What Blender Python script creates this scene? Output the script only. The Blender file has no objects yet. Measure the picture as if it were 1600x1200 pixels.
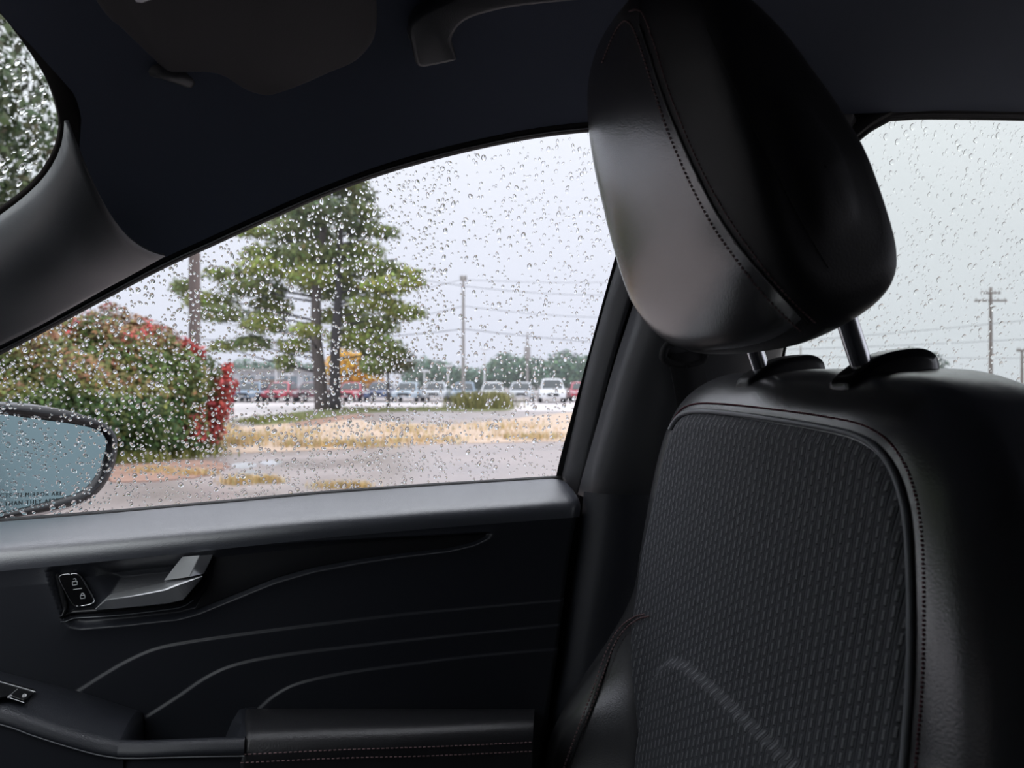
import bpy, bmesh, math, random
import numpy as np
from mathutils import Vector

random.seed(7)
RNG = np.random.default_rng(11)
SC = bpy.context.scene
COL = SC.collection

# ------------------------------------------------------------------ camera
# car axes: +X towards the rear of the car, +Y out through the passenger door, +Z up (ground z = 0)
CAM = np.array((0.0, 0.0, 1.30))
YAW = math.radians(15)
FPX = 1130.0
FWD = np.array((math.sin(YAW), math.cos(YAW), 0.0))
RGT = np.array((math.cos(YAW), -math.sin(YAW), 0.0))
UP = np.array((0.0, 0.0, 1.0))
cam_d = bpy.data.cameras.new('camera')
cam = bpy.data.objects.new('camera', cam_d)
COL.objects.link(cam)
cam.location = CAM
cam.rotation_euler = (math.pi / 2, 0, -YAW)
cam_d.sensor_width = 36
cam_d.lens = FPX / 1600 * 36
cam_d.clip_start = 0.02
cam_d.clip_end = 1500
cam_d.dof.use_dof = True
cam_d.dof.focus_distance = 0.74
cam_d.dof.aperture_fstop = 8.5
SC.camera = cam

# ------------------------------------------------------------------ world: overcast rain sky
world = bpy.data.worlds.new('overcast_sky')
SC.world = world
world.use_nodes = True
wn, wl = world.node_tree.nodes, world.node_tree.links
wn.clear()
w_out = wn.new('ShaderNodeOutputWorld')
w_bg = wn.new('ShaderNodeBackground')
w_tc = wn.new('ShaderNodeTexCoord')
w_sep = wn.new('ShaderNodeSeparateXYZ')
w_ramp = wn.new('ShaderNodeValToRGB')
wl.new(w_tc.outputs['Generated'], w_sep.inputs[0])
wl.new(w_sep.outputs['Z'], w_ramp.inputs[0])
cr = w_ramp.color_ramp
cr.elements[0].position = 0.0
cr.elements[0].color = (0.352, 0.366, 0.420, 1)
cr.elements[1].position = 1.0
cr.elements[1].color = (1.16, 1.18, 1.24, 1)
e = cr.elements.new(0.36)
e.color = (0.435, 0.447, 0.490, 1)
wl.new(w_ramp.outputs[0], w_bg.inputs[0])
w_bg.inputs[1].default_value = 2.0
wl.new(w_bg.outputs[0], w_out.inputs[0])

SC.view_settings.view_transform = 'Standard'
SC.view_settings.look = 'None'
SC.view_settings.gamma = 1
SC.view_settings.use_curve_mapping = False
SC.view_settings.exposure = 0.2

# ------------------------------------------------------------------ ray helpers (photo pixel -> point in the place)
def ray(px, py):
    return FWD + (px - 800) / FPX * RGT + (600 - py) / FPX * UP
def atd(px, py, d): return CAM + ray(px, py) * d
def onY(px, py, Y):
    r = ray(px, py); return CAM + r * (Y / r[1])
def onX(px, py, X):
    r = ray(px, py); return CAM + r * (X / r[0])
def onZ(px, py, Z):
    r = ray(px, py); return CAM + r * ((Z - CAM[2]) / r[2])
def onplane(px, py, P, n):
    r = ray(px, py); return CAM + r * (np.dot(np.array(P) - CAM, n) / np.dot(r, n))
GLASS_P = np.array((0, 0.885, 1.17))
GLASS_N = np.array((0, 1.0, 0.33)); GLASS_N /= np.linalg.norm(GLASS_N)
GLASS_UP = np.array((0, -0.33, 1.0)); GLASS_UP /= np.linalg.norm(GLASS_UP)
GLASS_X = np.array((1.0, 0, 0))
def onG(px, py, inward=0.0): return onplane(px, py, GLASS_P - GLASS_N * inward, GLASS_N)
def gy(z): return 0.885 - 0.33 * (z - 1.17)
def ground(px, d, z=0.0):
    p = atd(px, 600, d); p[2] = z; return p

# ------------------------------------------------------------------ materials
MATS = {}
def mat(name, col, rough=0.6, spec=0.5, ior=1.5, metal=0.0, bump=0.0, bscale=400.0, var=0.0, vscale=6.0, coat=0.0, sheen=0.0, attr=None, trans=None):
    m = bpy.data.materials.new(name); m.use_nodes = True
    nt = m.node_tree; N, L = nt.nodes, nt.links
    b = N['Principled BSDF']
    b.inputs['Base Color'].default_value = (*col, 1)
    b.inputs['Roughness'].default_value = rough
    b.inputs['Specular IOR Level'].default_value = spec
    b.inputs['Metallic'].default_value = metal
    b.inputs['IOR'].default_value = ior
    if coat: b.inputs['Coat Weight'].default_value = coat
    if sheen:
        b.inputs['Sheen Weight'].default_value = sheen
    tc = N.new('ShaderNodeTexCoord')
    if attr:
        a = N.new('ShaderNodeAttribute'); a.attribute_name = attr
        L.new(a.outputs['Color'], b.inputs['Base Color'])
    elif var:
        n = N.new('ShaderNodeTexNoise'); n.inputs['Scale'].default_value = vscale; n.inputs['Detail'].default_value = 5
        L.new(tc.outputs['Object'], n.inputs['Vector'])
        mx = N.new('ShaderNodeMix'); mx.data_type = 'RGBA'
        mx.inputs['A'].default_value = (*[c * (1 - var) for c in col], 1)
        mx.inputs['B'].default_value = (*[min(1, c * (1 + var)) for c in col], 1)
        L.new(n.outputs['Fac'], mx.inputs['Factor'])
        L.new(mx.outputs['Result'], b.inputs['Base Color'])
    if bump:
        n = N.new('ShaderNodeTexNoise'); n.inputs['Scale'].default_value = bscale; n.inputs['Detail'].default_value = 2
        L.new(tc.outputs['Object'], n.inputs['Vector'])
        bp = N.new('ShaderNodeBump'); bp.inputs['Strength'].default_value = bump; bp.inputs['Distance'].default_value = 0.001
        L.new(n.outputs['Fac'], bp.inputs['Height'])
        L.new(bp.outputs['Normal'], b.inputs['Normal'])
    MATS[name] = m
    return m

mat('headliner', (0.088, 0.105, 0.148), 0.85, 0.3, bump=0.25, bscale=900)
mat('pillar_plastic', (0.062, 0.064, 0.070), 0.42, 0.8, bump=0.25, bscale=1400)
mat('door_plastic', (0.020, 0.022, 0.029), 0.42, 0.5, bump=0.2, bscale=1100)
mat('belt_plastic', (0.066, 0.071, 0.088), 0.30, 1.0, ior=1.8, bump=0.28, bscale=1100)
mat('insert_plastic', (0.014, 0.0145, 0.017), 0.38, 0.5, bump=0.08, bscale=1500)
mat('gloss_black', (0.010, 0.010, 0.011), 0.16, 0.5)
mat('rubber', (0.012, 0.012, 0.013), 0.5, 0.4)
mat('frit', (0.018, 0.014, 0.013), 0.6, 0.3)
mat('vinyl', (0.034, 0.034, 0.037), 0.23, 1.0, ior=1.9, bump=0.10, bscale=650)
mat('seat_vinyl', (0.055, 0.056, 0.061), 0.27, 1.0, ior=1.9, bump=0.14, bscale=650)
mat('armrest_vinyl', (0.022, 0.022, 0.025), 0.36, 0.6, bump=0.3, bscale=650)
mat('vinyl_side', (0.018, 0.0185, 0.021), 0.48, 0.5, bump=0.14, bscale=650)  # seams, and shade put into the headrest's side and back as darker vinyl
mat('visor_fabric', (0.046, 0.045, 0.048), 0.85, 0.25, bump=0.2, bscale=900)
mat('chrome', (0.72, 0.72, 0.74), 0.18, 0.5, metal=1.0)
mat('satin_silver', (0.74, 0.75, 0.77), 0.38, 0.6, metal=0.75)
mat('thread_red', (0.13, 0.025, 0.04), 0.7, 0.3)
mat('thread_grey', (0.22, 0.14, 0.145), 0.7, 0.3)
mat('white_print', (0.80, 0.80, 0.82), 0.5, 0.4)
mat('dark_print', (0.03, 0.04, 0.042), 0.6, 0.3)
mat('webbing', (0.018, 0.018, 0.020), 0.7, 0.3, bump=0.4, bscale=700)
mat('carpet', (0.02, 0.02, 0.022), 0.9, 0.2)
mat('piping', (0.24, 0.25, 0.27), 0.32, 0.8)

def fabric():
    """woven seat cloth with rows of short staggered upright dashes embossed into it"""
    m = bpy.data.materials.new('dash_fabric'); m.use_nodes = True
    nt = m.node_tree; N, L = nt.nodes, nt.links
    b = N['Principled BSDF']
    b.inputs['Roughness'].default_value = 0.62
    b.inputs['Specular IOR Level'].default_value = 0.45
    tc = N.new('ShaderNodeTexCoord'); sp = N.new('ShaderNodeSeparateXYZ'); L.new(tc.outputs['Object'], sp.inputs[0])
    def M(op, a, bb=None, c=None):
        n = N.new('ShaderNodeMath'); n.operation = op
        for i, v in enumerate((a, bb, c)):
            if v is None: continue
            if isinstance(v, (int, float)): n.inputs[i].default_value = v
            else: L.new(v, n.inputs[i])
        return n.outputs[0]
    y = M('SUBTRACT', sp.outputs['Y'], M('MULTIPLY', sp.outputs['Z'], -0.10))
    cu = M('DIVIDE', y, 0.0074)
    col = M('FLOOR', cu)
    fu = M('SUBTRACT', cu, col)
    par = M('MODULO', M('ADD', col, 1000.0), 2.0)
    cv = M('ADD', M('DIVIDE', sp.outputs['Z'], 0.0100), M('MULTIPLY', par, 0.5))
    fv = M('SUBTRACT', cv, M('FLOOR', cv))
    # ridge in the middle of each cell, pill shaped
    ax = M('ABSOLUTE', M('SUBTRACT', fu, 0.5))
    az = M('ABSOLUTE', M('SUBTRACT', fv, 0.5))
    rx = M('SMOOTH_MIN', M('MAXIMUM', M('SUBTRACT', 1.0, M('DIVIDE', ax, 0.19)), 0.0), 0.6, 0.2)
    rz = M('MINIMUM', M('MAXIMUM', M('MULTIPLY', M('SUBTRACT', 0.40, az), 9.0), 0.0), 1.0)
    dash = M('MULTIPLY', rx, rz)
    gx = M('MINIMUM', M('MAXIMUM', M('MULTIPLY', M('SUBTRACT', ax, 0.40), 10.0), 0.0), 1.0)
    weave = N.new('ShaderNodeTexNoise'); weave.inputs['Scale'].default_value = 1500
    L.new(tc.outputs['Object'], weave.inputs['Vector'])
    h = M('ADD', M('SUBTRACT', dash, M('MULTIPLY', gx, 0.5)), M('MULTIPLY', weave.outputs['Fac'], 0.35))
    bp = N.new('ShaderNodeBump'); bp.inputs['Strength'].default_value = 1.0; bp.inputs['Distance'].default_value = 0.0017
    L.new(h, bp.inputs['Height']); L.new(bp.outputs['Normal'], b.inputs['Normal'])
    mx = N.new('ShaderNodeMix'); mx.data_type = 'RGBA'
    mx.inputs['A'].default_value = (0.082, 0.086, 0.098, 1); mx.inputs['B'].default_value = (0.28, 0.285, 0.30, 1)
    L.new(dash, mx.inputs['Factor']); L.new(mx.outputs['Result'], b.inputs['Base Color'])
    MATS['dash_fabric'] = m
fabric()

def glass(name, tint, gloss=1.0):
    m = bpy.data.materials.new(name); m.use_nodes = True
    nt = m.node_tree; N, L = nt.nodes, nt.links
    N.clear()
    o = N.new('ShaderNodeOutputMaterial'); t = N.new('ShaderNodeBsdfTransparent'); g = N.new('ShaderNodeBsdfGlossy'); mx = N.new('ShaderNodeMixShader')
    f = N.new('ShaderNodeFresnel'); f.inputs[0].default_value = 1.25
    t.inputs[0].default_value = (*tint, 1); g.inputs['Roughness'].default_value = 0.02
    # one reflecting face per pane: the far face of the thin sheet only transmits
    ge = N.new('ShaderNodeNewGeometry'); sb_ = N.new('ShaderNodeMath'); sb_.operation = 'SUBTRACT'; sb_.inputs[0].default_value = 1.0
    mu = N.new('ShaderNodeMath'); mu.operation = 'MULTIPLY'
    L.new(ge.outputs['Backfacing'], sb_.inputs[1]); L.new(sb_.outputs[0], mu.inputs[0]); L.new(f.outputs[0], mu.inputs[1])
    L.new(mu.outputs[0], mx.inputs[0]); L.new(t.outputs[0], mx.inputs[1]); L.new(g.outputs[0], mx.inputs[2]); L.new(mx.outputs[0], o.inputs[0])
    MATS[name] = m
glass('window_glass', (0.985, 0.99, 1.0))
glass('tinted_glass', (0.915, 0.935, 0.905))
glass('windshield_glass', (0.97, 0.985, 0.97))
def water():
    m = bpy.data.materials.new('rain_water'); m.use_nodes = True
    N, L = m.node_tree.nodes, m.node_tree.links
    N.clear(); o = N.new('ShaderNodeOutputMaterial'); g = N.new('ShaderNodeBsdfGlass')
    g.inputs['IOR'].default_value = 1.33; g.inputs['Roughness'].default_value = 0.0; g.inputs['Color'].default_value = (1, 1, 1, 1)
    L.new(g.outputs[0], o.inputs[0]); MATS['rain_water'] = m
water()
mat('mirror_glass', (0.215, 0.30, 0.305), 0.14, 0.5, metal=1.0)

# ------------------------------------------------------------------ object helpers
def tag(o, label=None, cat=None, group=None, kind=None):
    if label: o['label'] = label
    if cat: o['category'] = cat
    if group: o['group'] = group
    if kind: o['kind'] = kind
    return o
def empty(name, loc=(0, 0, 0)):
    o = bpy.data.objects.new(name, None); COL.objects.link(o); o.location = loc; return o
def link(name, me, m, parent=None, smooth=True):
    if m: me.materials.append(MATS[m] if isinstance(m, str) else m)
    if smooth: me.shade_smooth()
    o = bpy.data.objects.new(name, me); COL.objects.link(o)
    if parent is not None:
        o.parent = parent
        # geometry is written in world coordinates; cancel the parents' offsets
        off = Vector((0, 0, 0)); p = parent
        while p is not None:
            off += p.location; p = p.parent
        o.location = -off
    return o
def mesh(verts, faces):
    me = bpy.data.meshes.new('m'); me.from_pydata([tuple(map(float, v)) for v in verts], [], [tuple(f) for f in faces]); me.update(); return me
def fixn(me):
    bm = bmesh.new(); bm.from_mesh(me); bmesh.ops.recalc_face_normals(bm, faces=bm.faces); bm.to_mesh(me); bm.free(); return me
def gridmesh(P, closeu=False, closev=False):
    """P: (U,V,3) array of points -> quads"""
    U, V = P.shape[:2]
    idx = np.arange(U * V).reshape(U, V)
    if closeu: idx = np.vstack([idx, idx[:1]])
    if closev: idx = np.hstack([idx, idx[:, :1]])
    f = np.stack([idx[:-1, :-1], idx[1:, :-1], idx[1:, 1:], idx[:-1, 1:]], -1).reshape(-1, 4)
    me = bpy.data.meshes.new('m')
    me.from_pydata(P.reshape(-1, 3).tolist(), [], f.tolist()); me.update()
    return me
def resample(pts, n, closed=False, smooth=True):
    """Catmull-Rom through the points, then n points evenly spaced by length"""
    p = np.array(pts, float)
    if smooth and len(p) > 2:
        if closed: q = np.vstack([p[-1:], p, p[:2]])
        else: q = np.vstack([2 * p[0] - p[1], p, 2 * p[-1] - p[-2]])
        out = []
        for i in range(1, len(q) - 2):
            a, b, c, d = q[i - 1], q[i], q[i + 1], q[i + 2]
            for t in np.linspace(0, 1, 14, endpoint=False):
                out.append(0.5 * (2 * b + (c - a) * t + (2 * a - 5 * b + 4 * c - d) * t * t + (3 * b - a - 3 * c + d) * t ** 3))
        if not closed: out.append(q[-2])
        p = np.array(out)
    if closed: p = np.vstack([p, p[:1]])
    s = np.concatenate([[0], np.cumsum(np.linalg.norm(np.diff(p, axis=0), axis=1))])
    t = np.linspace(0, s[-1], n, endpoint=not closed)
    return np.stack([np.interp(t, s, p[:, k]) for k in range(p.shape[1])], -1)
def tube(pts, r, seg=8, cap=True, r2=None):
    p = np.array(pts, float); n = len(p)
    rad = np.full(n, r) if r2 is None else np.linspace(r, r2, n)
    tan = np.gradient(p, axis=0); tan /= np.linalg.norm(tan, axis=1)[:, None] + 1e-12
    ref = np.array((0, 0, 1.0)) if abs(tan[0][2]) < 0.9 else np.array((1.0, 0, 0))
    a = np.cross(tan, ref); a /= np.linalg.norm(a, axis=1)[:, None] + 1e-12
    b = np.cross(tan, a)
    ang = np.linspace(0, 2 * np.pi, seg, endpoint=False)
    P = p[:, None, :] + rad[:, None, None] * (np.cos(ang)[None, :, None] * a[:, None, :] + np.sin(ang)[None, :, None] * b[:, None, :])
    V = P.reshape(-1, 3).tolist(); F = []
    for i in range(n - 1):
        for j in range(seg):
            k = (j + 1) % seg
            F.append((i * seg + j, i * seg + k, (i + 1) * seg + k, (i + 1) * seg + j))
    if cap:
        F.append(tuple(range(seg))); F.append(tuple(range((n - 1) * seg, n * seg))[::-1])
    return V, F
def join(parts):
    V, F = [], []
    for v, f in parts:
        o = len(V); V.extend(v); F.extend([tuple(i + o for i in g) for g in f])
    return V, F
def offset2(poly, d, nrm):
    """offset a closed planar 3D polygon outwards by d in its plane (normal nrm)"""
    p = np.array(poly)
    t = np.roll(p, -1, 0) - np.roll(p, 1, 0); t /= np.linalg.norm(t, axis=1)[:, None] + 1e-12
    o = np.cross(t, nrm)
    c = p.mean(0)
    # orientation
    area = np.dot(np.cross(p - c, np.roll(p, -1, 0) - c).sum(0), nrm)
    if area < 0: o = -o
    return p + o * d
def slab(poly, n, t, b=0.003, crown=0.0, steps=4):
    """rounded slab from a planar polygon: t thick along n, edge radius b"""
    n = np.array(n, float); n /= np.linalg.norm(n)
    rings = []
    for k in range(steps + 1):
        a = k / steps * math.pi / 2
        rings.append(offset2(poly, -b * (1 - math.sin(a)), n) - n * (b * (1 - 0) * 0) + n * (b - b * math.cos(a)))
    for k in range(steps, -1, -1):
        a = k / steps * math.pi / 2
        rings.append(offset2(poly, -b * (1 - math.sin(a)), n) + n * (t - b + b * math.cos(a)))
    P = np.array(rings); K, N = P.shape[:2]
    me = gridmesh(P, closev=True)
    bm = bmesh.new(); bm.from_mesh(me); bm.verts.ensure_lookup_table()
    bm.faces.new([bm.verts[i] for i in range(N)]); bm.faces.new([bm.verts[(K - 1) * N + i] for i in range(N)])
    bmesh.ops.recalc_face_normals(bm, faces=bm.faces); bm.to_mesh(me); bm.free()
    return me
def box(name, lo, hi, m, parent=None, bev=0.0):
    x0, y0, z0 = lo; x1, y1, z1 = hi
    bm = bmesh.new(); bmesh.ops.create_cube(bm, size=1)
    for v in bm.verts:
        v.co = Vector(((x0 + x1) / 2 + v.co.x * (x1 - x0), (y0 + y1) / 2 + v.co.y * (y1 - y0), (z0 + z1) / 2 + v.co.z * (z1 - z0)))
    if bev: bmesh.ops.bevel(bm, geom=bm.edges[:], offset=bev, segments=2, affect='EDGES')
    me = bpy.data.meshes.new('m'); bm.to_mesh(me); bm.free()
    return link(name, me, m, parent, smooth=False)
def sdf(P, poly):
    """signed distance of (N,2) points to a closed polygon, negative inside"""
    P = np.asarray(P, float); A = np.asarray(poly, float); B = np.roll(A, -1, 0)
    d2 = np.full(len(P), 1e9); ins = np.zeros(len(P), bool)
    for a, b in zip(A, B):
        e_ = b - a; w = P - a
        t = np.clip((w @ e_) / (e_ @ e_ + 1e-18), 0, 1)
        d2 = np.minimum(d2, ((w - t[:, None] * e_) ** 2).sum(1))
        c = (a[1] > P[:, 1]) != (b[1] > P[:, 1])
        with np.errstate(divide='ignore', invalid='ignore'):
            xi = (b[0] - a[0]) * (P[:, 1] - a[1]) / (b[1] - a[1] + 1e-18) + a[0]
        ins ^= c & (P[:, 0] < xi)
    d = np.sqrt(d2)
    return np.where(ins, -d, d)
def sstep(x, w):
    t = np.clip(x / w, 0, 1); return t * t * (3 - 2 * t)
def stitches(name, pts, n, r, m, parent, fill=0.6, lift=(0, 0, 0)):
    """a row of n short threads along a path, one part"""
    q = resample(pts, n * 10 + 1)
    parts = []
    for i in range(n):
        s = q[i * 10: i * 10 + max(2, int(10 * fill)) + 1] + np.array(lift)
        parts.append(tube(s[::max(1, len(s) // 3)], r, 5))
    V, F = join(parts)
    return tag(link(name, fixn(mesh(V, F)), m, parent), kind='stuff')

# ================================================================== CAR SHELL
# ---- window openings (pixel outlines carried onto the leaning glass plane)
F_BOT = [(-330, 838), (-200, 831), (-60, 820), (0, 815), (180, 801), (350, 786), (500, 772), (650, 761), (780, 753), (876, 747)]
F_REAR = [(876, 747), (890, 688), (906, 620), (922, 555), (940, 490), (958, 428), (985, 340), (1008, 262), (1022, 215)]
F_TOP = [(1022, 202), (960, 203), (880, 209), (800, 221), (700, 243), (600, 271), (500, 308), (400, 352), (330, 384), (250, 421), (150, 474), (60, 522), (0, 553), (-100, 606), (-220, 672), (-320, 735)]
fb = resample([onG(*p) for p in F_BOT], 60)
fr = resample([onG(*p) for p in F_REAR], 40)
ft = resample([onG(*p) for p in F_TOP], 90)
R_TOP = [(1385, 190), (1450, 187), (1600, 189), (1750, 194), (1840, 201)]
R_LEFT = [(1205, 690), (1213, 620), (1225, 540), (1250, 430), (1282, 325), (1311, 252), (1348, 212), (1385, 190)]
rt = resample([onG(*p) for p in R_TOP] + [np.array((1.34, gy(1.650), 1.650))], 60)
rl = resample([onG(*p) for p in R_LEFT], 60)
xr_end = float(rt[-1][0])

def pane(name, polyline, m, label):
    me = slab(np.array(polyline), GLASS_N, 0.004, 0.0012, steps=2)
    return tag(link(name, me, m, smooth=False), label, kind='structure')
f_open = np.vstack([fb, fr[1:], ft[1:]])
f_pane = offset2(f_open, 0.012, GLASS_N)
window_1 = pane('window_1', f_pane, 'window_glass', 'rain-beaded front passenger side window glass')
z_rb = 1.10
r_open = np.vstack([rl, rt[1:], np.array([(xr_end, gy(z_rb), z_rb), (rl[0][0], gy(z_rb), z_rb)])])
r_pane = offset2(resample(r_open, 200, closed=True, smooth=False), 0.012, GLASS_N)
window_2 = pane('window_2', r_pane, 'tinted_glass', 'rain-beaded rear side window glass behind the seat')

# ---- headliner
ex, ez = [], []
for p in ft[::-1]:
    if p[0] > -0.42: ex.append(p[0]); ez.append(p[2] + 0.006)
for p in rt:
    if p[0] > ex[-1] + 0.05: ex.append(p[0]); ez.append(p[2] + 0.006)
ex, ez = np.array(ex), np.array(ez)
def edge_z(x): return np.interp(x, ex, ez)
ROOF = 1.675
def roof_z(x): return ROOF - 1.1 * np.maximum(0, 0.12 - x) ** 2 - 0.02 * np.maximum(0, x - 0.7) ** 2
def ceil_z(x, y):
    ze = edge_z(x); ye = gy(ze) - 0.012
    t = np.clip((ye - y) / 0.29, 0, 1)
    zr = np.maximum(roof_z(x), ze + 0.02)
    return ze + (zr - ze) * (1 - (1 - t) ** 2)
def ceil_hit(px, py):
    r = ray(px, py)
    ds = np.linspace(0.15, 1.6, 3000)
    P = CAM + r * ds[:, None]
    k = np.argmax(P[:, 2] >= ceil_z(P[:, 0], P[:, 1]))
    return P[k], ds[k]
# front edge of the headliner along the windshield header
hp = np.array([ceil_hit(*p)[0] for p in [(-60, -45), (20, 42), (75, 100), (118, 150), (128, 185)]])
o_ = np.argsort(hp[:, 1])
def front_x(y): return np.interp(y, hp[o_, 1], hp[o_, 0])
ys = np.concatenate([np.linspace(-0.57, 0.40, 20), np.linspace(0.41, 1.0, 60)])   # last part is remapped to the edge
U = 150
P = np.zeros((U, 80, 3))
for j in range(80):
    s = j / 79
    for i in range(U):
        u = i / (U - 1)
        x0 = -0.40
        for _ in range(3):
            x = x0 + (1.75 - x0) * u ** 1.3
            ye = float(gy(edge_z(x)) - 0.012)
            y = -0.57 + (0.35 + 0.57) * (s / 0.25) if s < 0.25 else 0.35 + (ye - 0.35) * (s - 0.25) / 0.75
            x0 = float(front_x(y)) - 0.35 * max(0.0, y - float(hp[:, 1].max()))
        P[i, j] = (x, y, ceil_z(x, y))
ceiling = tag(link('ceiling', gridmesh(P), 'headliner'), 'dark charcoal fabric headliner of the car roof', kind='structure')

# roof skin outside the headliner
Q = P[::6, ::4].copy(); Q[..., 2] += 0.035
Q[:, -1, 1] += 0.05; Q[:, -1, 2] -= 0.02
roof_skin = link('roof_panel', gridmesh(Q), 'rubber', ceiling)

# ---- windshield
WP = [np.array((-0.203, 0.62, 1.552))]
WN = np.array((-0.62, 0.22, 0.75)); WN /= np.linalg.norm(WN)
def onW(px, py, back=0.0): return onplane(px, py, WP[0] + WN * back, WN)
W_EDGE = [(-200, -190), (-110, -95), (-5, 15), (40, 72), (72, 122), (90, 172), (93, 208), (80, 248), (50, 289), (0, 328), (-70, 372), (-160, 425)]
we = resample([onW(*p) for p in W_EDGE], 90)
wtop = we[0] + (we[0] - we[20]) / np.linalg.norm(we[0] - we[20]) * 0.75
wlow = np.array([we[-1] + (we[-1] - we[-12]) / np.linalg.norm(we[-1] - we[-12]) * 0.42, we[-1] + (we[-1] - we[-12]) / np.linalg.norm(we[-1] - we[-12]) * 0.42 + np.array((0, -1.25, 0)), wtop])
# keep the lower edge in the windshield plane
wlow = np.array([p - WN * np.dot(p - WP[0], WN) for p in wlow])
w_open = np.vstack([we, wlow])
w_pane = resample(w_open, 220, closed=True, smooth=False)
me = slab(offset2(w_pane, 0.02, WN) + WN * 0.001, WN, 0.005, 0.001, steps=2)
window_3 = tag(link('window_3', me, 'windshield_glass', smooth=False), 'corner of the wet windshield', kind='structure')
# dark ceramic band round the windshield corner
inner = we - WN * 0.0015
outd = []
for i, p in enumerate(we):
    t = we[min(i + 1, len(we) - 1)] - we[max(i - 1, 0)]; t /= np.linalg.norm(t)
    o = np.cross(t, WN)
    outd.append(o)
outd = np.array(outd)
if np.dot(outd[40], we[40] - we.mean(0)) < 0: outd = -outd
band = np.stack([inner + WN * 0.004, inner, inner + outd * 0.022 - WN * 0.004, inner + outd * 0.06 - WN * 0.002, inner + outd * 0.10 + WN * 0.01])
link('frit_band', gridmesh(band), 'frit', window_3)

# ---- A pillar cover
apx = ceil_hit(107, 188)[1] * 0.975
Wc = resample([atd(107, 188, apx), atd(102, 226, apx + 0.012), atd(82, 268, apx + 0.025), atd(50, 304, apx + 0.045), atd(0, 343, apx + 0.065), atd(-80, 398, apx + 0.10), atd(-220, 480, apx + 0.15), np.array((-0.84, 0.80, 1.06))], 80)
Dc = resample([onG(256, 396, 0.026), onG(200, 427, 0.026), onG(150, 454, 0.026), onG(60, 505, 0.026), onG(0, 536, 0.026), onG(-120, 600, 0.026), onG(-330, 715, 0.026), np.array((-0.78, 0.88, 1.04))], 80)
S = 26
P = np.zeros((80, S, 3))
for i in range(80):
    w, d = Wc[i], Dc[i]
    ac = d - w; L_ = np.linalg.norm(ac)
    along = Wc[min(i + 1, 79)] - Wc[max(0, i - 1)] + Dc[min(i + 1, 79)] - Dc[max(0, i - 1)]; along /= np.linalg.norm(along)
    nrm = np.cross(ac, along); nrm /= np.linalg.norm(nrm)
    if np.dot(nrm, CAM - w) < 0: nrm = -nrm
    for k in range(S):
        s = k / (S - 1)
        bul = 0.028 * math.sin(math.pi * s ** 0.75) ** 0.8
        sag = 0.016 * math.sin(math.pi * s) * max(0, 1 - i / 25)
        P[i, k] = w + ac * s + nrm * bul + along * sag
trim_1 = link('trim_1', gridmesh(P), 'pillar_plastic')
tag(trim_1, 'dark grey plastic cover on the windshield pillar', kind='structure')
sol = trim_1.modifiers.new('thickness', 'SOLIDIFY'); sol.thickness = 0.003; sol.offset = 1
# ---- dark gap strip that carries the pillar cover against the windshield
# ---- seals around both windows (part of the door / body)
def seal_strip(path, centre, prof):
    """loft along an open path on the glass plane: prof = list of (outward, inward)"""
    t = np.gradient(path, axis=0); t /= np.linalg.norm(t, axis=1)[:, None]
    o = np.cross(t, GLASS_N); 
    if np.dot(o[len(o) // 2], path[len(o) // 2] - centre) < 0: o = -o
    return np.stack([path + o * a - GLASS_N * b for a, b in prof])

car_door = empty('door_1', (-0.2, 0.80, 0.40)); car_door['kind'] = 'structure'
tag(car_door, 'black passenger door panel with silver inner handle under the wet window', 'car door')
fc = f_open.mean(0); rc = r_open.mean(0)
full_top = np.vstack([fr[-6:], ft])
P = seal_strip(ft, fc, [(0.0, -0.004), (-0.001, 0.004), (0.002, 0.007), (0.0032, 0.0078), (0.0040, 0.006), (0.0055, 0.0085), (0.0075, 0.010), (0.012, 0.008), (0.024, 0.004), (0.06, -0.002)])
link('window_seal', gridmesh(P), 'rubber', car_door)
b_ = ft[0:60]
# highlight along the seal edge, made as a thin pale strip
P = seal_strip(ft, fc, [(0.0026, 0.0072), (0.0032, 0.0092), (0.0040, 0.0080)])
link('seal_highlight', gridmesh(P), 'piping', car_door)
# upright rear frame of the door window
P = seal_strip(fr, fc, [(0.0, -0.004), (0.0, 0.004), (0.006, 0.016), (0.0145, 0.024), (0.0185, 0.027), (0.021, 0.024), (0.022, 0.010)])
ext = []
for k in range(P.shape[0]):   # carry it down behind the belt trim
    a = P[k][0] + (P[k][0] - P[k][3]) * 2.2
    ext.append(np.vstack([a[None], P[k]]))
link('window_frame', gridmesh(np.array(ext)), 'pillar_plastic', car_door)
P = seal_strip(fb, fc, [(0.014, 0.010), (0.0, 0.010), (-0.0045, 0.006), (-0.0045, 0.001), (-0.003, -0.001)])
link('belt_seal', gridmesh(P), 'rubber', car_door)

P = seal_strip(np.vstack([rl, rt[1:]]), rc, [(0.0, -0.006), (0.0, 0.006), (0.004, 0.009), (0.006, 0.006), (0.009, 0.011), (0.013, 0.013), (0.022, 0.002), (0.06, -0.004), (0.11, -0.004)])
trim_4 = tag(link('trim_4', gridmesh(P), 'rubber'), 'black rubber seal round the rear side window', kind='structure')

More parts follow.
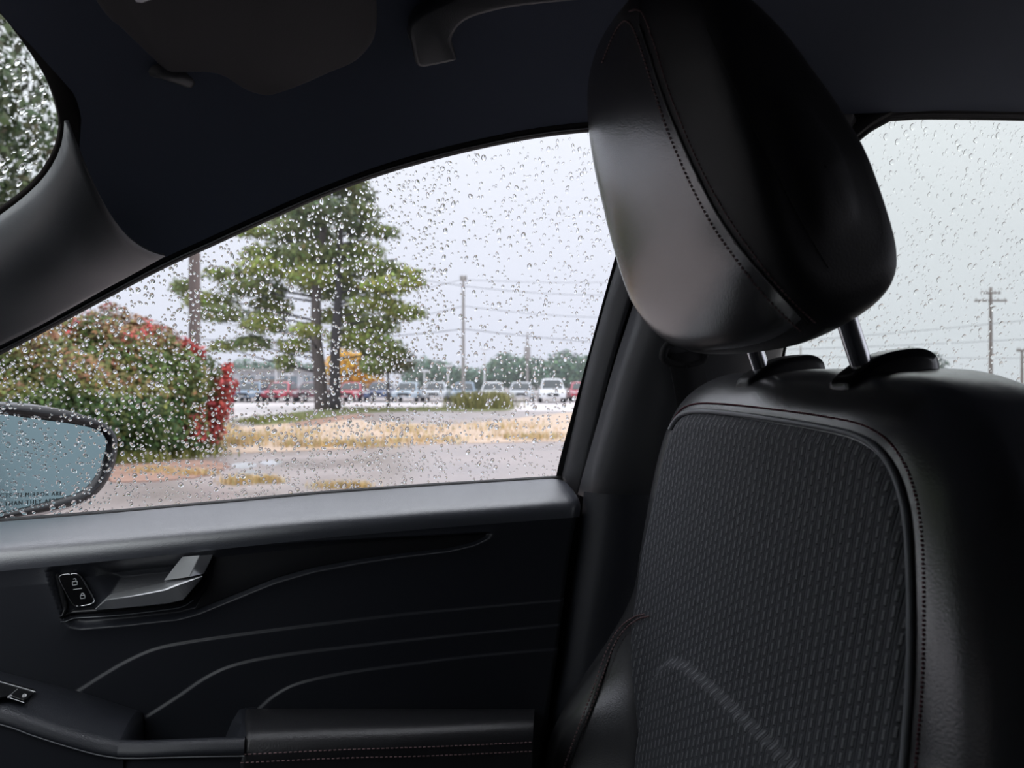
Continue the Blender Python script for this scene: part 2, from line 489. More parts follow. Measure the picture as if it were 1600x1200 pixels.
# ---- B pillar covers
BL = [(905, 772), (915, 735), (938, 655), (962, 570), (988, 490), (1020, 385), (1048, 285), (1072, 200), (1098, 100)]
BR = [(1180, 772), (1190, 735), (1203, 655), (1214, 575), (1232, 495), (1262, 390), (1290, 305), (1322, 243), (1385, 120)]
bl = resample([onG(*p, 0.030) for p in BL], 60)
br = resample([onG(*p, 0.016) for p in BR], 60)
S = 26
P = np.zeros((60, S, 3))
for i in range(60):
    for k in range(S):
        s = k / (S - 1)
        P[i, k] = bl[i] + (br[i] - bl[i]) * s + np.array((0, -1, -0.2)) * 0.050 * math.sin(math.pi * s ** 0.7) ** 0.75 * min(1.0, max(0.0, (52 - i) / 16)) + GLASS_N * 0.03 * max(0.0, (i - 46) / 13)
tag(link('trim_2', gridmesh(P), 'pillar_plastic'), 'dark grey cover on the door pillar, upper part', kind='structure')
sol = bpy.data.objects['trim_2'].modifiers.new('thickness', 'SOLIDIFY'); sol.thickness = 0.003; sol.offset = -1
LL = [(912, 768), (905, 840), (893, 920), (878, 1010), (862, 1110), (846, 1210), (825, 1340), (790, 1600), (745, 2000)]
ll = resample([onY(*p, 0.805 - 0.02 * i / 6) for i, p in enumerate(LL)], 40)
P = np.zeros((40, S, 3))
for i in range(40):
    a = ll[i]; b = a + np.array((0.30, 0.02, 0))
    for k in range(S):
        s = k / (S - 1)
        P[i, k] = a + (b - a) * s + np.array((0, -1, 0)) * 0.05 * math.sin(math.pi * s ** 0.7) ** 0.75 
tag(link('trim_3', gridmesh(P), 'door_plastic'), 'black cover on the door pillar below the joint line', kind='structure')
# sealing rubber between the door edge and the pillar
gp = resample([onG(897, 790, 0.0), onG(905, 735, 0.0), onG(925, 660, 0.0), onG(945, 590, 0.0), onG(970, 500, 0.0), onG(1000, 395, 0.0), onG(1035, 270, 0.0), onG(1050, 205, 0.0)], 50)
P = np.stack([gp + np.array((-0.03, 0.0, 0)), gp + np.array((0.004, -0.010, 0)), gp + np.array((0.012, -0.020, 0)), gp + np.array((0.016, -0.034, 0)), gp + np.array((0.020, -0.038, 0)), gp + np.array((0.024, -0.034, 0)), gp + np.array((0.05, 0.0, 0))])
gp2 = resample([onY(889, 790, 0.83), onY(880, 850, 0.83), onY(862, 960, 0.83), onY(842, 1080, 0.83), onY(820, 1230, 0.83), onY(800, 1340, 0.83), onY(760, 1600, 0.83), onY(715, 2000, 0.83)], 40)
P2 = np.stack([gp2 + np.array((-0.04, 0.0, 0)), gp2 + np.array((0.015, 0.0, 0)), gp2 + np.array((0.028, -0.010, 0)), gp2 + np.array((0.034, -0.022, 0)), gp2 + np.array((0.040, -0.026, 0)), gp2 + np.array((0.046, -0.022, 0)), gp2 + np.array((0.10, 0.0, 0))])
trim_5 = tag(link('trim_5', gridmesh(P), 'rubber'), 'black rubber door seal beside the door pillar', kind='structure')
link('lower_seal', gridmesh(P2), 'rubber', trim_5)

# ---- rest of the shell
tag(box('floor', (-1.1, -0.60, 0.34), (1.9, 0.84, 0.37), 'carpet'), 'dark carpeted car floor', kind='structure')
tag(box('wall_left', (-0.9, -0.66, 0.36), (1.9, -0.60, 1.12), 'door_plastic'), 'driver side door panels', kind='structure')
for x0_, x1_ in ((-0.9, 1.45), (1.8, 1.9)):
    box('pillar', (x0_, -0.66, 1.12), (x1_, -0.60, 1.69), 'door_plastic', bpy.data.objects['wall_left'])  # the long front one is an added panel closing the driver windows to darken the cabin
box('roof_rail', (-0.9, -0.66, 1.48), (1.9, -0.56, 1.70), 'door_plastic', bpy.data.objects['wall_left'])
tag(box('wall_front', (-1.10, -0.66, 0.34), (-1.05, 0.88, 0.98), 'door_plastic'), 'footwell bulkhead under the dashboard', kind='structure')
box('kick_panel', (-1.06, 0.80, 0.36), (-0.70, 0.87, 1.08), 'door_plastic', bpy.data.objects['wall_front'])
tp = []
for z_ in (1.09, 1.25, 1.45, 1.64):
    tp.append([(1.355, gy(z_) - 0.02, z_), (1.42, gy(z_) - 0.06, z_), (1.90, gy(z_) - 0.06, z_), (1.92, gy(z_) + 0.02, z_), (1.355, gy(z_) + 0.02, z_)])
tag(link('trim_6', fixn(gridmesh(np.array(tp), closev=True)), 'pillar_plastic', smooth=False), 'dark cover on the rearmost pillar', kind='structure')
sl = [np.array((-0.235, -0.66, 1.585)), np.array((-0.235, 0.14, 1.585)), np.array((-0.98, 0.14, 1.02)), np.array((-0.98, -0.66, 1.02))]  # added unseen panel, keeps daylight from the driver side off the seat
tag(link('light_blocker', slab(resample(np.array(sl), 60, closed=True, smooth=False), np.cross(sl[1] - sl[0], sl[2] - sl[0]), 0.012, 0.003, steps=2), 'door_plastic', smooth=False), 'unseen dark panel added over the driver half of the windshield to darken the cabin', kind='structure')
tag(box('wall_rear', (1.9, -0.66, 0.34), (1.95, 0.86, 1.20), 'door_plastic'), 'rear bulkhead of the car', kind='structure')
tag(box('wall_right', (float(ll[0][0]) + 0.06, 0.815, 0.36), (1.9, 0.86, 1.115), 'door_plastic'), 'inner panel of the rear passenger door', kind='structure')
# dashboard
prof = [(-1.05, 0.40), (-0.62, 0.45), (-0.55, 0.62), (-0.52, 0.80), (-0.56, 0.92), (-0.64, 0.98), (-0.80, 1.0), (-1.05, 1.01)]
pr = resample(prof, 40)
P = np.stack([np.stack([pr[:, 0] + 0.05 * abs(t) ** 2, np.full(40, 0.09 + 0.58 * t), pr[:, 1] - 0.03 * t ** 4], -1) for t in np.linspace(-1, 1, 20)])
tag(link('dashboard', gridmesh(P), 'door_plastic'), 'black dashboard below the windshield', 'dashboard')

# ================================================================== DOOR PANEL
# belt trim
zb = np.array([onY(*p, 0.873) for p in F_BOT]); zo = np.argsort(zb[:, 0])
def belt(x): return np.interp(x, zb[zo, 0], zb[zo, 2])
REAR = [onY(*p, 0.80) for p in [(893, 760), (892, 800), (876, 880), (858, 990), (842, 1100), (828, 1210), (805, 1350), (760, 2000)]]
REAR = np.array(REAR); ro = np.argsort(REAR[:, 2])
def rear_x(z): return np.interp(z, REAR[ro, 2], REAR[ro, 0])
NX = 520
XL = -0.72
# parts in the (x,z) plane of the inner panel
def pxz(pts, Y=0.785): return np.array([onY(*p, Y)[[0, 2]] for p in pts])
INSERT = pxz([(72, 895), (76, 883), (90, 878), (200, 868), (357, 853), (560, 842), (700, 835), (764, 831), (770, 834), (762, 843), (740, 853), (700, 862), (630, 870), (560, 880), (490, 893), (430, 910), (380, 930), (340, 946), (310, 958), (280, 966), (200, 975), (128, 981), (112, 978), (100, 966), (84, 925)])
BEZEL = pxz([(82, 898), (88, 887), (110, 883), (342, 859), (338, 872), (318, 908), (300, 934), (284, 946), (250, 951), (108, 962), (99, 955), (88, 920)])
CUP = pxz([(140, 882), (335, 862), (312, 905), (290, 932), (160, 945), (140, 915)])
R1 = pxz([(60, 1110), (120, 1078), (160, 1053), (200, 1030), (245, 1011), (300, 1000), (400, 986), (520, 971), (640, 957), (750, 947), (900, 934)])
R2 = pxz([(180, 1148), (222, 1120), (280, 1083), (325, 1053), (370, 1034), (440, 1020), (560, 1005), (700, 990), (800, 980), (900, 970)])
R3 = pxz([(360, 1140), (400, 1106), (432, 1079), (470, 1061), (540, 1046), (640, 1032), (740, 1020), (900, 1006)])
def rz(R, x): q = resample(R, 200); return np.interp(x, q[:, 0], q[:, 1], left=-1)
def panel_y(x, z):
    y = 0.787 - 0.055 * (1.13 - z)
    for R, h in ((R1, 0.0024), (R2, 0.0026), (R3, 0.0026)):
        q = resample(R, 160)
        zz = np.interp(x, q[:, 0], q[:, 1], left=0.5)
        d = zz - z                       # positive below the line
        lip = sstep(d + 0.001, 0.0024)
        fade = np.clip(1 - (d - 0.005) / 0.075, 0.0, 1)
        y = y - h * lip * fade
    return y
def full_y(x, z):
    y = panel_y(x, z)
    P2_ = np.stack([x, z], -1)
    d = sdf(P2_, INSERT)
    # lip just outside the lower edge, recess inside
    y = y + 0.0075 * sstep(-d + 0.001, 0.006) - 0.0035 * np.exp(-np.clip(d, 0, 1) / 0.010) * (d > -0.001)
    d2 = sdf(P2_, BEZEL)
    y = y + 0.0022 * sstep(-d2, 0.003)
    d3 = sdf(P2_, CUP)
    y = y + 0.016 * sstep(-d3, 0.030)
    return y
# upper soft belt section : profile rolls from the glass to the panel face
PR = np.array([(0.0865, -0.030), (0.0865, -0.006), (0.085, 0.000), (0.070, -0.0005), (0.050, -0.0035), (0.030, -0.0080), (0.015, -0.0122), (0.0068, -0.0165), (0.0022, -0.0222), (0.0004, -0.0285), (0.0, -0.034)])
PRs = resample(PR, 34)
xs = np.linspace(XL, 0.13, 160)
P = np.zeros((160, 34, 3))
for i, x in enumerate(xs):
    b = float(belt(x))
    for k, (dy, dz) in enumerate(PRs):
        z = b + dz
        P[i, k] = (x, 0.0, z)
        P[i, k, 1] = 0.787 - 0.055 * (1.13 - (b - 0.034)) + dy
    xm = rear_x(P[i, :, 2])
# squeeze to the rear edge
for k in range(34):
    xm = float(rear_x(np.interp(0.05, xs, P[:, k, 2]))) + (0.0 if k > 4 else 0.0)
    P[:, k, 0] = XL + (xm - XL) * (xs - XL) / (xs[-1] - XL)
    for i in range(160):
        b = float(belt(P[i, k, 0])); P[i, k, 2] = b + PRs[k][1]
# rounded rear end of the soft pad
endc = P[-1].mean(0)
cap = []
for a in np.linspace(0, 1, 6)[1:]:
    cap.append(P[-1] * (1 - 0.35 * a) + (P[-1] * np.array((1, 0, 1)) + np.array((0, 0.82, 0))) * 0.35 * a + np.array((0.012 * math.sin(a * math.pi / 2), 0, -0.004 * a * a)))
Pb = np.concatenate([P, np.array(cap)])
link('belt_trim', gridmesh(Pb), 'belt_plastic', car_door)
# lower panel grid
NZ = 330
zs = np.concatenate([np.linspace(0, 0.33, 300), np.linspace(0.34, 1, 30)])
X = np.zeros((NX, NZ)); Z = np.zeros((NX, NZ))
xt = np.linspace(0, 1, NX)
for i in range(NX):
    xa = XL + (0.10 - XL) * xt[i]
    ztop = float(belt(xa)) - 0.0335
    Z[i] = ztop + (0.40 - ztop) * zs
    X[i] = XL + (rear_x(Z[i]) - XL) * xt[i]
# follow the belt exactly along the top rows
for i in range(NX):
    ztop = belt(X[i]) - 0.0335
    Z[i] = ztop + (0.40 - ztop) * zs
Yp = full_y(X.ravel(), Z.ravel()).reshape(NX, NZ)
Yb = 0.787 - 0.055 * (1.13 - (belt(X[:, 0]) - 0.034))
w0 = np.clip(1 - zs / 0.022, 0, 1)[None, :]
Yp = Yp * (1 - w0) + Yb[:, None] * w0
Pp = np.stack([X, Yp, Z], -1)
# rear return edge
ret = np.stack([Pp[-1] + np.array((0.006, 0.004, 0)), Pp[-1] + np.array((0.010, 0.016, 0)), Pp[-1] + np.array((0.010, 0.06, 0))])
Pp = np.concatenate([Pp, ret])
link('door_panel', gridmesh(Pp), 'door_plastic', car_door)

# decorative insert right of the handle and the handle bezel lie inside the recess
def patch(name, poly2, yfun, off, m, parent, rings=14, n=120, smooth=True):
    q = resample(poly2, n, closed=True, smooth=smooth)
    c = q.mean(0)
    R = [c + (q - c) * s for s in np.linspace(1, 0.02, rings)]
    P = np.stack(R)
    y = yfun(P[..., 0].ravel(), P[..., 1].ravel()).reshape(P.shape[:2]) + off
    y[0] += 0.002
    G = np.stack([P[..., 0], y, P[..., 1]], -1)
    return link(name, gridmesh(G, closev=True), m, parent)
def pcol(pts):
    return pxz(pts)
STRIP = pcol([(360, 857), (560, 845), (700, 838), (762, 833), (758, 841), (735, 851), (695, 859), (625, 867), (555, 877), (485, 890), (425, 907), (375, 927), (335, 943), (305, 954), (308, 945), (330, 908)])
strip = link('decor_strip', slab(np.array([(p[0], 0.0, p[1]) for p in resample(STRIP, 160, closed=True)]), (0, 1, 0), 0.0016, 0.0006), 'insert_plastic', car_door)
# put every vertex of the strip on the recess floor
co = np.zeros(len(strip.data.vertices) * 3); strip.data.vertices.foreach_get('co', co); co = co.reshape(-1, 3)
base = panel_y(co[:, 0], co[:, 2]) + 0.0068
co[:, 1] = base - 0.0022 + co[:, 1]
strip.data.vertices.foreach_set('co', co.ravel()); strip.data.update()

# bezel frame around handle
bz = resample(np.array([(p[0], 0, p[1]) for p in BEZEL]), 120, closed=True)
bz[:, 1] = full_y(bz[:, 0], bz[:, 2])
bin_ = offset2(bz, -0.0035, np.array((0, 1.0, 0)))
P = np.stack([bz + (0, 0.001, 0), bz + (0, -0.0020, 0), bz * 0.4 + bin_ * 0.6 + (0, -0.0022, 0), bin_ + (0, 0.0, 0), bin_ + (0, 0.006, 0)])
link('handle_bezel', gridmesh(P, closev=True), 'insert_plastic', car_door)
# thin line under the bezel
lp = resample([onY(100, 967, 0.7905), onY(180, 962, 0.7905), onY(260, 953, 0.7905), onY(286, 948, 0.7905), (onY(302, 938, 0.7905))], 30)
lp[:, 1] = full_y(lp[:, 0], lp[:, 2]) - 0.0004
link('accent_line', mesh(*tube(lp, 0.0006, 6)), 'piping', car_door)

# ---- chrome inner handle: each facet row is a line of (px, py, y)
def ribbon(rows, n=24):
    return np.stack([resample([onY(a, b, Y) for a, b, Y in r], n, smooth=False) for r in rows])
handle = empty('door_handle', (0, 0, 0)); handle.parent = car_door; handle.location = -np.array(car_door.location)
H = ribbon([
    [(150, 951, 0.800), (173, 926, 0.802), (215, 917, 0.802), (258, 908.5, 0.802), (268, 906, 0.802), (316, 899, 0.800)],
    [(149, 951, 0.792), (173, 927, 0.801), (215, 918, 0.801), (258, 909.5, 0.801), (270, 906, 0.797), (316, 899.5, 0.784)],
    [(148.5, 951.5, 0.781), (165, 937, 0.775), (205, 931, 0.772), (256, 921, 0.770), (278, 912, 0.769), (316, 900, 0.771)],
    [(149, 952, 0.780), (166, 938, 0.7735), (206, 932.5, 0.7705), (257, 923, 0.7685), (280, 914, 0.7675), (316, 901, 0.770)],
    [(150, 952.5, 0.784), (180, 950.5, 0.777), (220, 947, 0.775), (262, 942.5, 0.774), (286, 937, 0.773), (315, 903, 0.774)],
    [(151, 953, 0.790), (180, 951.5, 0.790), (220, 948, 0.790), (262, 943.5, 0.790), (287, 938, 0.790), (316, 903.5, 0.790)],
    [(150, 951, 0.802), (173, 930, 0.806), (215, 925, 0.806), (258, 920, 0.806), (268, 912, 0.806), (316, 902, 0.802)]], 40)
lever = link('handle_lever', fixn(gridmesh(H, closeu=True)), 'satin_silver', car_door)
lever.data.shade_smooth()
for pgn in lever.data.polygons: pgn.use_smooth = False
H = ribbon([
    [(257, 907, 0.803), (271, 888, 0.803), (285, 870, 0.803)],
    [(256.5, 907, 0.790), (270.5, 888, 0.789), (285, 870, 0.789)],
    [(295, 901.5, 0.772), (303, 885, 0.773), (311, 868, 0.775)],
    [(296.5, 901, 0.772), (304.5, 885, 0.773), (312.5, 868, 0.775)],
    [(318, 896.5, 0.781), (326, 881, 0.782), (332, 866.5, 0.784)],
    [(319, 896, 0.787), (327, 881, 0.788), (333, 867, 0.790)],
    [(316, 897, 0.803), (324, 882, 0.803), (330, 868, 0.803)]], 6)
me = gridmesh(H, closeu=True)
bm = bmesh.new(); bm.from_mesh(me); bm.verts.ensure_lookup_table()
K = 7
bm.faces.new([bm.verts[k * 6] for k in range(K)]); bm.faces.new([bm.verts[k * 6 + 5] for k in range(K)])
bmesh.ops.recalc_face_normals(bm, faces=bm.faces); bm.to_mesh(me); bm.free()
grip = link('handle_mount', me, 'satin_silver', car_door, smooth=False)
bpy.data.objects.remove(handle)

# ---- lock switch
LOCK = [(95, 905), (97, 898), (104, 896), (119, 895), (127, 898), (137, 913), (148, 934), (147, 940), (141, 943), (126, 945.5), (118, 944), (110, 934)]
lk = resample([onY(*p, 0.7945) for p in LOCK], 60, closed=True)
lk[:, 1] = full_y(lk[:, 0], lk[:, 2]).min()
switch = link('lock_switch', slab(lk + (0, -0.0035, 0), (0, 1, 0), 0.006, 0.001), 'gloss_black', car_door)
link('chrome_ring', mesh(*tube(np.vstack([lk, lk[:2]]) + (0, -0.0035, 0), 0.00075, 6, cap=False)), 'chrome', switch)
ys_ = float(lk[0, 1]) - 0.0036
def icon(name, strokes, r, m, parent, Y):
    parts = []
    for s in strokes:
        parts.append(tube(resample([onY(*p, Y) for p in s], max(6, len(s) * 4), smooth=False), r, 5))
    V, F = join(parts); return link(name, mesh(V, F), m, parent)
icon('unlock_symbol', [[(113, 909), (120.5, 908), (121, 913.5), (113.5, 914.5), (113, 909)], [(118.5, 908), (118.8, 904.8), (116.5, 904), (114.5, 905)]], 0.00042, 'white_print', switch, ys_)
icon('lock_symbol', [[(125.5, 930.5), (132.5, 929.8), (133, 934.5), (126, 935.2), (125.5, 930.5)], [(127, 930.3), (127.2, 927.6), (129, 926.8), (131, 927.4), (131.4, 929.8)]], 0.00042, 'white_print', switch, ys_)
icon('divider', [[(114.5, 921.3), (128, 919.5)]], 0.0004, 'white_print', switch, ys_)

# ---- switch panel, pull pocket and arm rest
T = resample([onY(-260, 1000, 0.778), onY(-120, 1020, 0.778), onY(0, 1049, 0.776), onY(60, 1064, 0.775), onY(122, 1080, 0.774), onY(215, 1110, 0.772)], 60)
Rm = resample([onY(-300, 1030, 0.700), onY(-150, 1068, 0.700), onY(0, 1109, 0.698), onY(50, 1126, 0.697), onY(100, 1142, 0.696), onY(150, 1156, 0.695), onY(185, 1163, 0.694)], 60)
Lo = resample([onY(-300, 1060, 0.694), onY(-150, 1095, 0.694), onY(0, 1131, 0.692), onY(50, 1148, 0.691), onY(100, 1164, 0.690), onY(150, 1178, 0.689), onY(185, 1184, 0.688)], 60)
rows = [T + (0, 0.012, -0.006), T, T * 0.95 + Rm * 0.05 + (0, 0, 0.001)]
for s in np.linspace(0.1, 0.85, 8): rows.append(T * (1 - s) + Rm * s + (0, 0, 0.004 * math.sin(math.pi * s)))
rows += [Rm + (0, 0.008, 0.0012), Rm + (0, 0.004, 0.001), Rm, Rm * 0.75 + Lo * 0.25 + (0, -0.003, 0), Rm * 0.3 + Lo * 0.7 + (0, -0.003, 0), Lo + (0, -0.001, 0), Lo + (0, 0.003, -0.001)]
low = Lo.copy(); low[:, 2] = 0.40; low[:, 1] = 0.735
rows += [Lo + (0, 0.003, -0.004), Lo + (0, 0.001, -0.01), Lo * 0.5 + low * 0.5, low]
sp_me = gridmesh(np.stack(rows))
sp_ = link('switch_panel', sp_me, 'door_plastic', car_door)
# end wall of the switch panel towards the pocket
e0 = np.array([r[-1] for r in rows])
c0 = e0 * np.array((1, 1, 0)) + np.array((0.006, 0.004, 0.90))
endw = np.stack([e0, e0 + (0.004, 0, -0.003), np.minimum(e0 + (0.006, 0, -0.03), 9)])
link('panel_end', gridmesh(endw), 'door_plastic', car_door)
# pocket with front rim
Rm2 = resample([onY(185, 1163, 0.694), onY(225, 1164, 0.692), onY(300, 1161, 0.690), onY(382, 1158, 0.689)], 40)
Lo2 = resample([onY(185, 1184, 0.688), onY(225, 1184, 0.686), onY(300, 1182, 0.685), onY(382, 1180.5, 0.684)], 40)
low2 = Lo2.copy(); low2[:, 2] = 0.40; low2[:, 1] = 0.735
back = Rm2.copy(); back[:, 1] = 0.778; back[:, 2] -= 0.045
rows2 = [back, back * 0.5 + Rm2 * 0.5 + (0, 0, -0.035), Rm2 + (0, 0.018, -0.045), Rm2 + (0, 0.012, -0.012), Rm2 + (0, 0.009, 0.0), Rm2 + (0, 0.004, 0.0014), Rm2, Rm2 * 0.7 + Lo2 * 0.3 + (0, -0.003, 0), Rm2 * 0.3 + Lo2 * 0.7 + (0, -0.003, 0), Lo2 + (0, -0.001, 0), Lo2 + (0, 0.003, -0.001), Lo2 + (0, 0.003, -0.004), Lo2 + (0, 0.001, -0.01), Lo2 * 0.5 + low2 * 0.5, low2]
pocket = link('pull_pocket', gridmesh(np.stack(rows2)), 'door_plastic', car_door)
line = np.vstack([Lo, Lo2[1:]])
link('rim_line', mesh(*tube(line + (0, -0.0008, 0), 0.0006, 6)), 'piping', car_door)
# arm rest pad
A0 = resample([onY(386, 1107, 0.774), onY(500, 1107, 0.774), onY(660, 1108, 0.772), onY(836, 1109, 0.770)], 60)
A1 = resample([onY(386, 1150, 0.700), onY(520, 1143, 0.700), onY(670, 1137, 0.700), onY(834, 1128, 0.700)], 60)
A2 = resample([onY(383, 1160, 0.692), onY(527, 1150, 0.692), onY(677, 1143, 0.692), onY(834, 1134, 0.692)], 60)
A3 = resample([onY(380, 1177, 0.686), onY(527, 1170, 0.686), onY(677, 1165, 0.686), onY(832, 1158, 0.686)], 60)
A4 = resample([onY(376, 1190, 0.684), onY(527, 1183, 0.684), onY(677, 1179, 0.684), onY(832, 1172, 0.684)], 60)
low3 = A4.copy(); low3[:, 2] = 0.40; low3[:, 1] = 0.735
rows3 = [A0 + (0, 0.015, -0.01), A0, A0 * 0.85 + A1 * 0.15 + (0, 0, 0.003), A0 * 0.6 + A1 * 0.4 + (0, 0, 0.0045), A0 * 0.3 + A1 * 0.7 + (0, 0, 0.004), A1 + (0, 0, 0.001), A2, A3 + (0, 0.0, 0.003), A3 + (0, 0.0012, 0), A3 * 0.5 + A4 * 0.5 + (0, -0.0012, 0), A4 + (0, 0.001, 0), A4 + (0, 0, -0.004), A4 * 0.9 + low3 * 0.1, A4 * 0.6 + low3 * 0.4, low3]
# smooth the section
R3_ = np.stack(rows3)
P = np.stack([resample(R3_[:, i], 50) for i in range(60)], 1)
endl = P[:, :1] + np.array((-0.004, 0.02, -0.006)); 
arm = link('armrest', gridmesh(np.concatenate([endl, P], 1)), 'armrest_vinyl', car_door)
stitches('stitching', A3 + (0, -0.0024, 0), 62, 0.0006, 'thread_grey', arm)
stitches('stitching', A4 + (0, -0.0024, 0), 62, 0.0006, 'thread_grey', arm)
# riser between pocket and arm rest
rs = [onY(352, 1152, 0.745), onY(362, 1128, 0.752), onY(374, 1108, 0.765), onY(400, 1104, 0.773), onY(402, 1112, 0.765), onY(384, 1150, 0.698), onY(380, 1160, 0.692), onY(366, 1160, 0.700)]
q = resample(rs, 40, closed=True, smooth=False); c = q.mean(0) + np.array((0, 0.0, 0.003))
P = np.stack([c + (q - c) * s for s in np.linspace(1, 0.02, 8)] )
link('armrest_bracket', gridmesh(P, closev=True), 'door_plastic', car_door)
# window switch on the panel
nn = np.cross(T[-1] - T[24], Rm[24] - T[24]); nn /= np.linalg.norm(nn)
if nn[2] < 0: nn = -nn
def onS(px, py, up=0.005): return onplane(px, py, (T[36] + Rm[36]) / 2 + nn * up, nn)
ws = resample([onS(-34, 1061), onS(-2, 1065), onS(56, 1081), onS(38, 1098), onS(14, 1090), onS(-12, 1096), onS(-50, 1085)], 40, closed=True, smooth=False)
sw = link('window_switch', slab(ws, nn, 0.002, 0.0006), 'gloss_black', car_door, smooth=False)
def stroke(pts, up, r): return tube(resample([onS(a, b, up) for a, b in pts], 10, smooth=False), r, 5)
link('switch_edge', mesh(*join([stroke([(-20, 1060), (0, 1065), (56, 1081)], 0.0072, 0.00035), stroke([(12, 1089), (27, 1077)], 0.0072, 0.0003), stroke([(14, 1090), (38, 1098)], 0.0072, 0.0003)])), 'satin_silver', sw)
link('switch_symbol', mesh(*join([stroke([(35, 1088), (37, 1084.5), (41, 1085), (40.5, 1088.5), (36.5, 1089.5), (35, 1088)], 0.0073, 0.0004), stroke([(36.5, 1088), (40, 1085.5)], 0.0073, 0.0005), stroke([(12.5, 1089.3), (18, 1087)], 0.0073, 0.0007)])), 'white_print', sw)

# ================================================================== SUN VISOR AND GRAB HANDLE
vis = empty('sun_visor', (-0.1, 0.5, 1.55))
tag(vis, 'dark grey sun visor folded up against the roof', 'sun visor')
V1 = [(150, 12), (190, 52), (235, 95), (256, 113), (276, 117), (325, 117), (346, 122), (378, 142), (410, 152), (434, 151), (475, 137), (516, 119), (556, 102), (581, 77), (589, 49), (588, 0)]
ZV = 1.548
vp = [onZ(*p, ZV) for p in V1]
vp += [vp[-1] + np.array((0.0, -0.10, 0.0)), vp[-1] + np.array((-0.01, -0.28, 0)), vp[0] + np.array((0.03, -0.26, 0)), vp[0] + np.array((0.0, -0.12, 0))]
vq = resample(vp, 160, closed=True)
body = link('visor_body', slab(vq, (0, 0, 1), 0.020, 0.007), 'visor_fabric', vis)
lab = np.array([onZ(209, -26, ZV - 0.0006), onZ(208, -6, ZV - 0.0006), onZ(213, 4, ZV - 0.0006), onZ(219, 5.5, ZV - 0.0006), onZ(258, -8, ZV - 0.0006), onZ(330, -60, ZV - 0.0006), onZ(270, -90, ZV - 0.0006)])
link('warning_sticker', slab(resample(lab, 40, closed=True, smooth=False), (0, 0, 1), 0.0007, 0.0002), 'white_print', body)
# pivot arm at the front outer corner
pv = [onZ(296, 126, ZV + 0.012), onZ(270, 116, ZV + 0.010), onZ(240, 108, ZV + 0.012), onZ(216, 112, ZV + 0.018)]
link('pivot_arm', mesh(*tube(resample(pv, 20), 0.0065, 10)), 'pillar_plastic', vis)
base_p = onZ(222, 116, ZV + 0.020)
bp_ = [base_p + np.array((0.022 * math.cos(a), 0.034 * math.sin(a), 0)) for a in np.linspace(0, 2 * math.pi, 24, endpoint=False)]
link('pivot_base', slab(np.array(bp_), (0, 0, 1), 0.016, 0.004), 'pillar_plastic', vis)

gh_c, gh_d = ceil_hit(690, 60)
e1 = 1e-3
nx = np.array((-(ceil_z(gh_c[0] + .01, gh_c[1]) - ceil_z(gh_c[0] - .01, gh_c[1])) / .02, -(ceil_z(gh_c[0], gh_c[1] + .01) - ceil_z(gh_c[0], gh_c[1] - .01)) / .02, 1.0)); nx /= np.linalg.norm(nx)
def onC(px, py): return onplane(px, py, gh_c - nx * 0.022, nx)
GH = [(640, 45), (644, 75), (650, 101), (659, 108), (680, 105), (708, 99), (714, 95), (710, 80), (707, 64), (717, 45), (735, 32), (760, 24), (800, 15), (860, 8), (930, 2), (980, 2), (1000, 8), (1012, 2), (1005, -50), (930, -62), (850, -48), (760, -24), (690, 4), (655, 22)]
gq = resample([onC(*p) for p in GH], 120, closed=True)
gh = empty('grab_handle', tuple(gh_c)); tag(gh, 'black ceiling grab handle beside the sun visor', 'grab handle')
link('handle_bar', slab(gq, nx, 0.016, 0.005), 'pillar_plastic', gh)
for pxy in ((676, 70), (960, -28)):
    c = onC(*pxy) + nx * 0.015
    t1 = np.cross(nx, (1.0, 0, 0)); t1 /= np.linalg.norm(t1); t2 = np.cross(nx, t1)
    link('handle_foot', slab(np.array([c + t1 * 0.016 * math.cos(a) + t2 * 0.02 * math.sin(a) for a in np.linspace(0, 2 * math.pi, 20, endpoint=False)]), nx, 0.013, 0.002, steps=2), 'pillar_plastic', gh)

# ================================================================== PASSENGER SEAT
seat = empty('car_seat', (0.42, 0.535, 0.37))
tag(seat, 'black front passenger seat with patterned cloth centre, red stitching and headrest', 'car seat')
YC = 0.535
half = [(0.250, 0.62), (0.252, 0.75), (0.252, 0.90), (0.246, 1.02), (0.236, 1.12), (0.220, 1.20), (0.200, 1.255), (0.168, 1.292), (0.122, 1.309), (0.06, 1.3125)]
outline = [(YC - a, z) for a, z in half] + [(YC, 1.313)] + [(YC + a, z) for a, z in half[::-1]]
OUT = resample(outline, 220)
OUTC = np.vstack([OUT, [(YC + 0.25, 0.5), (YC - 0.25, 0.5)]])
INS = np.array([(0.36, 0.60), (0.365, 0.98), (0.385, 1.018), (0.42, 1.030), (0.48, 1.0385), (0.55, 1.045), (0.60, 1.0455), (0.632, 1.037), (0.655, 1.015), (0.672, 0.985), (0.680, 0.94), (0.68, 0.60)])
INS = resample(INS, 120, closed=True, smooth=False)
def seat_x(y, z, ins=True):
    d = -sdf(np.stack([y, z], -1), OUTC)
    d = np.clip(d, 0, None)
    t = np.clip(1 - d / 0.055, 0, 1)
    x = 0.352 + 0.050 * (1 - np.sqrt(np.maximum(0, 1 - t * t)))
    x = x + 0.10 * (z - 1.22) - 0.006 * np.cos(np.clip((y - YC) / 0.2, -1, 1) * np.pi / 2)
    # side bolsters, lower down
    a = np.abs(y - YC)
    x = x - 0.085 * sstep(a - 0.145, 0.085) * sstep(1.085 - z, 0.20)
    if ins:
        s = sdf(np.stack([y, z], -1), INS)
        x = x - 0.007 * sstep(-s + 0.001, 0.007)
    return x
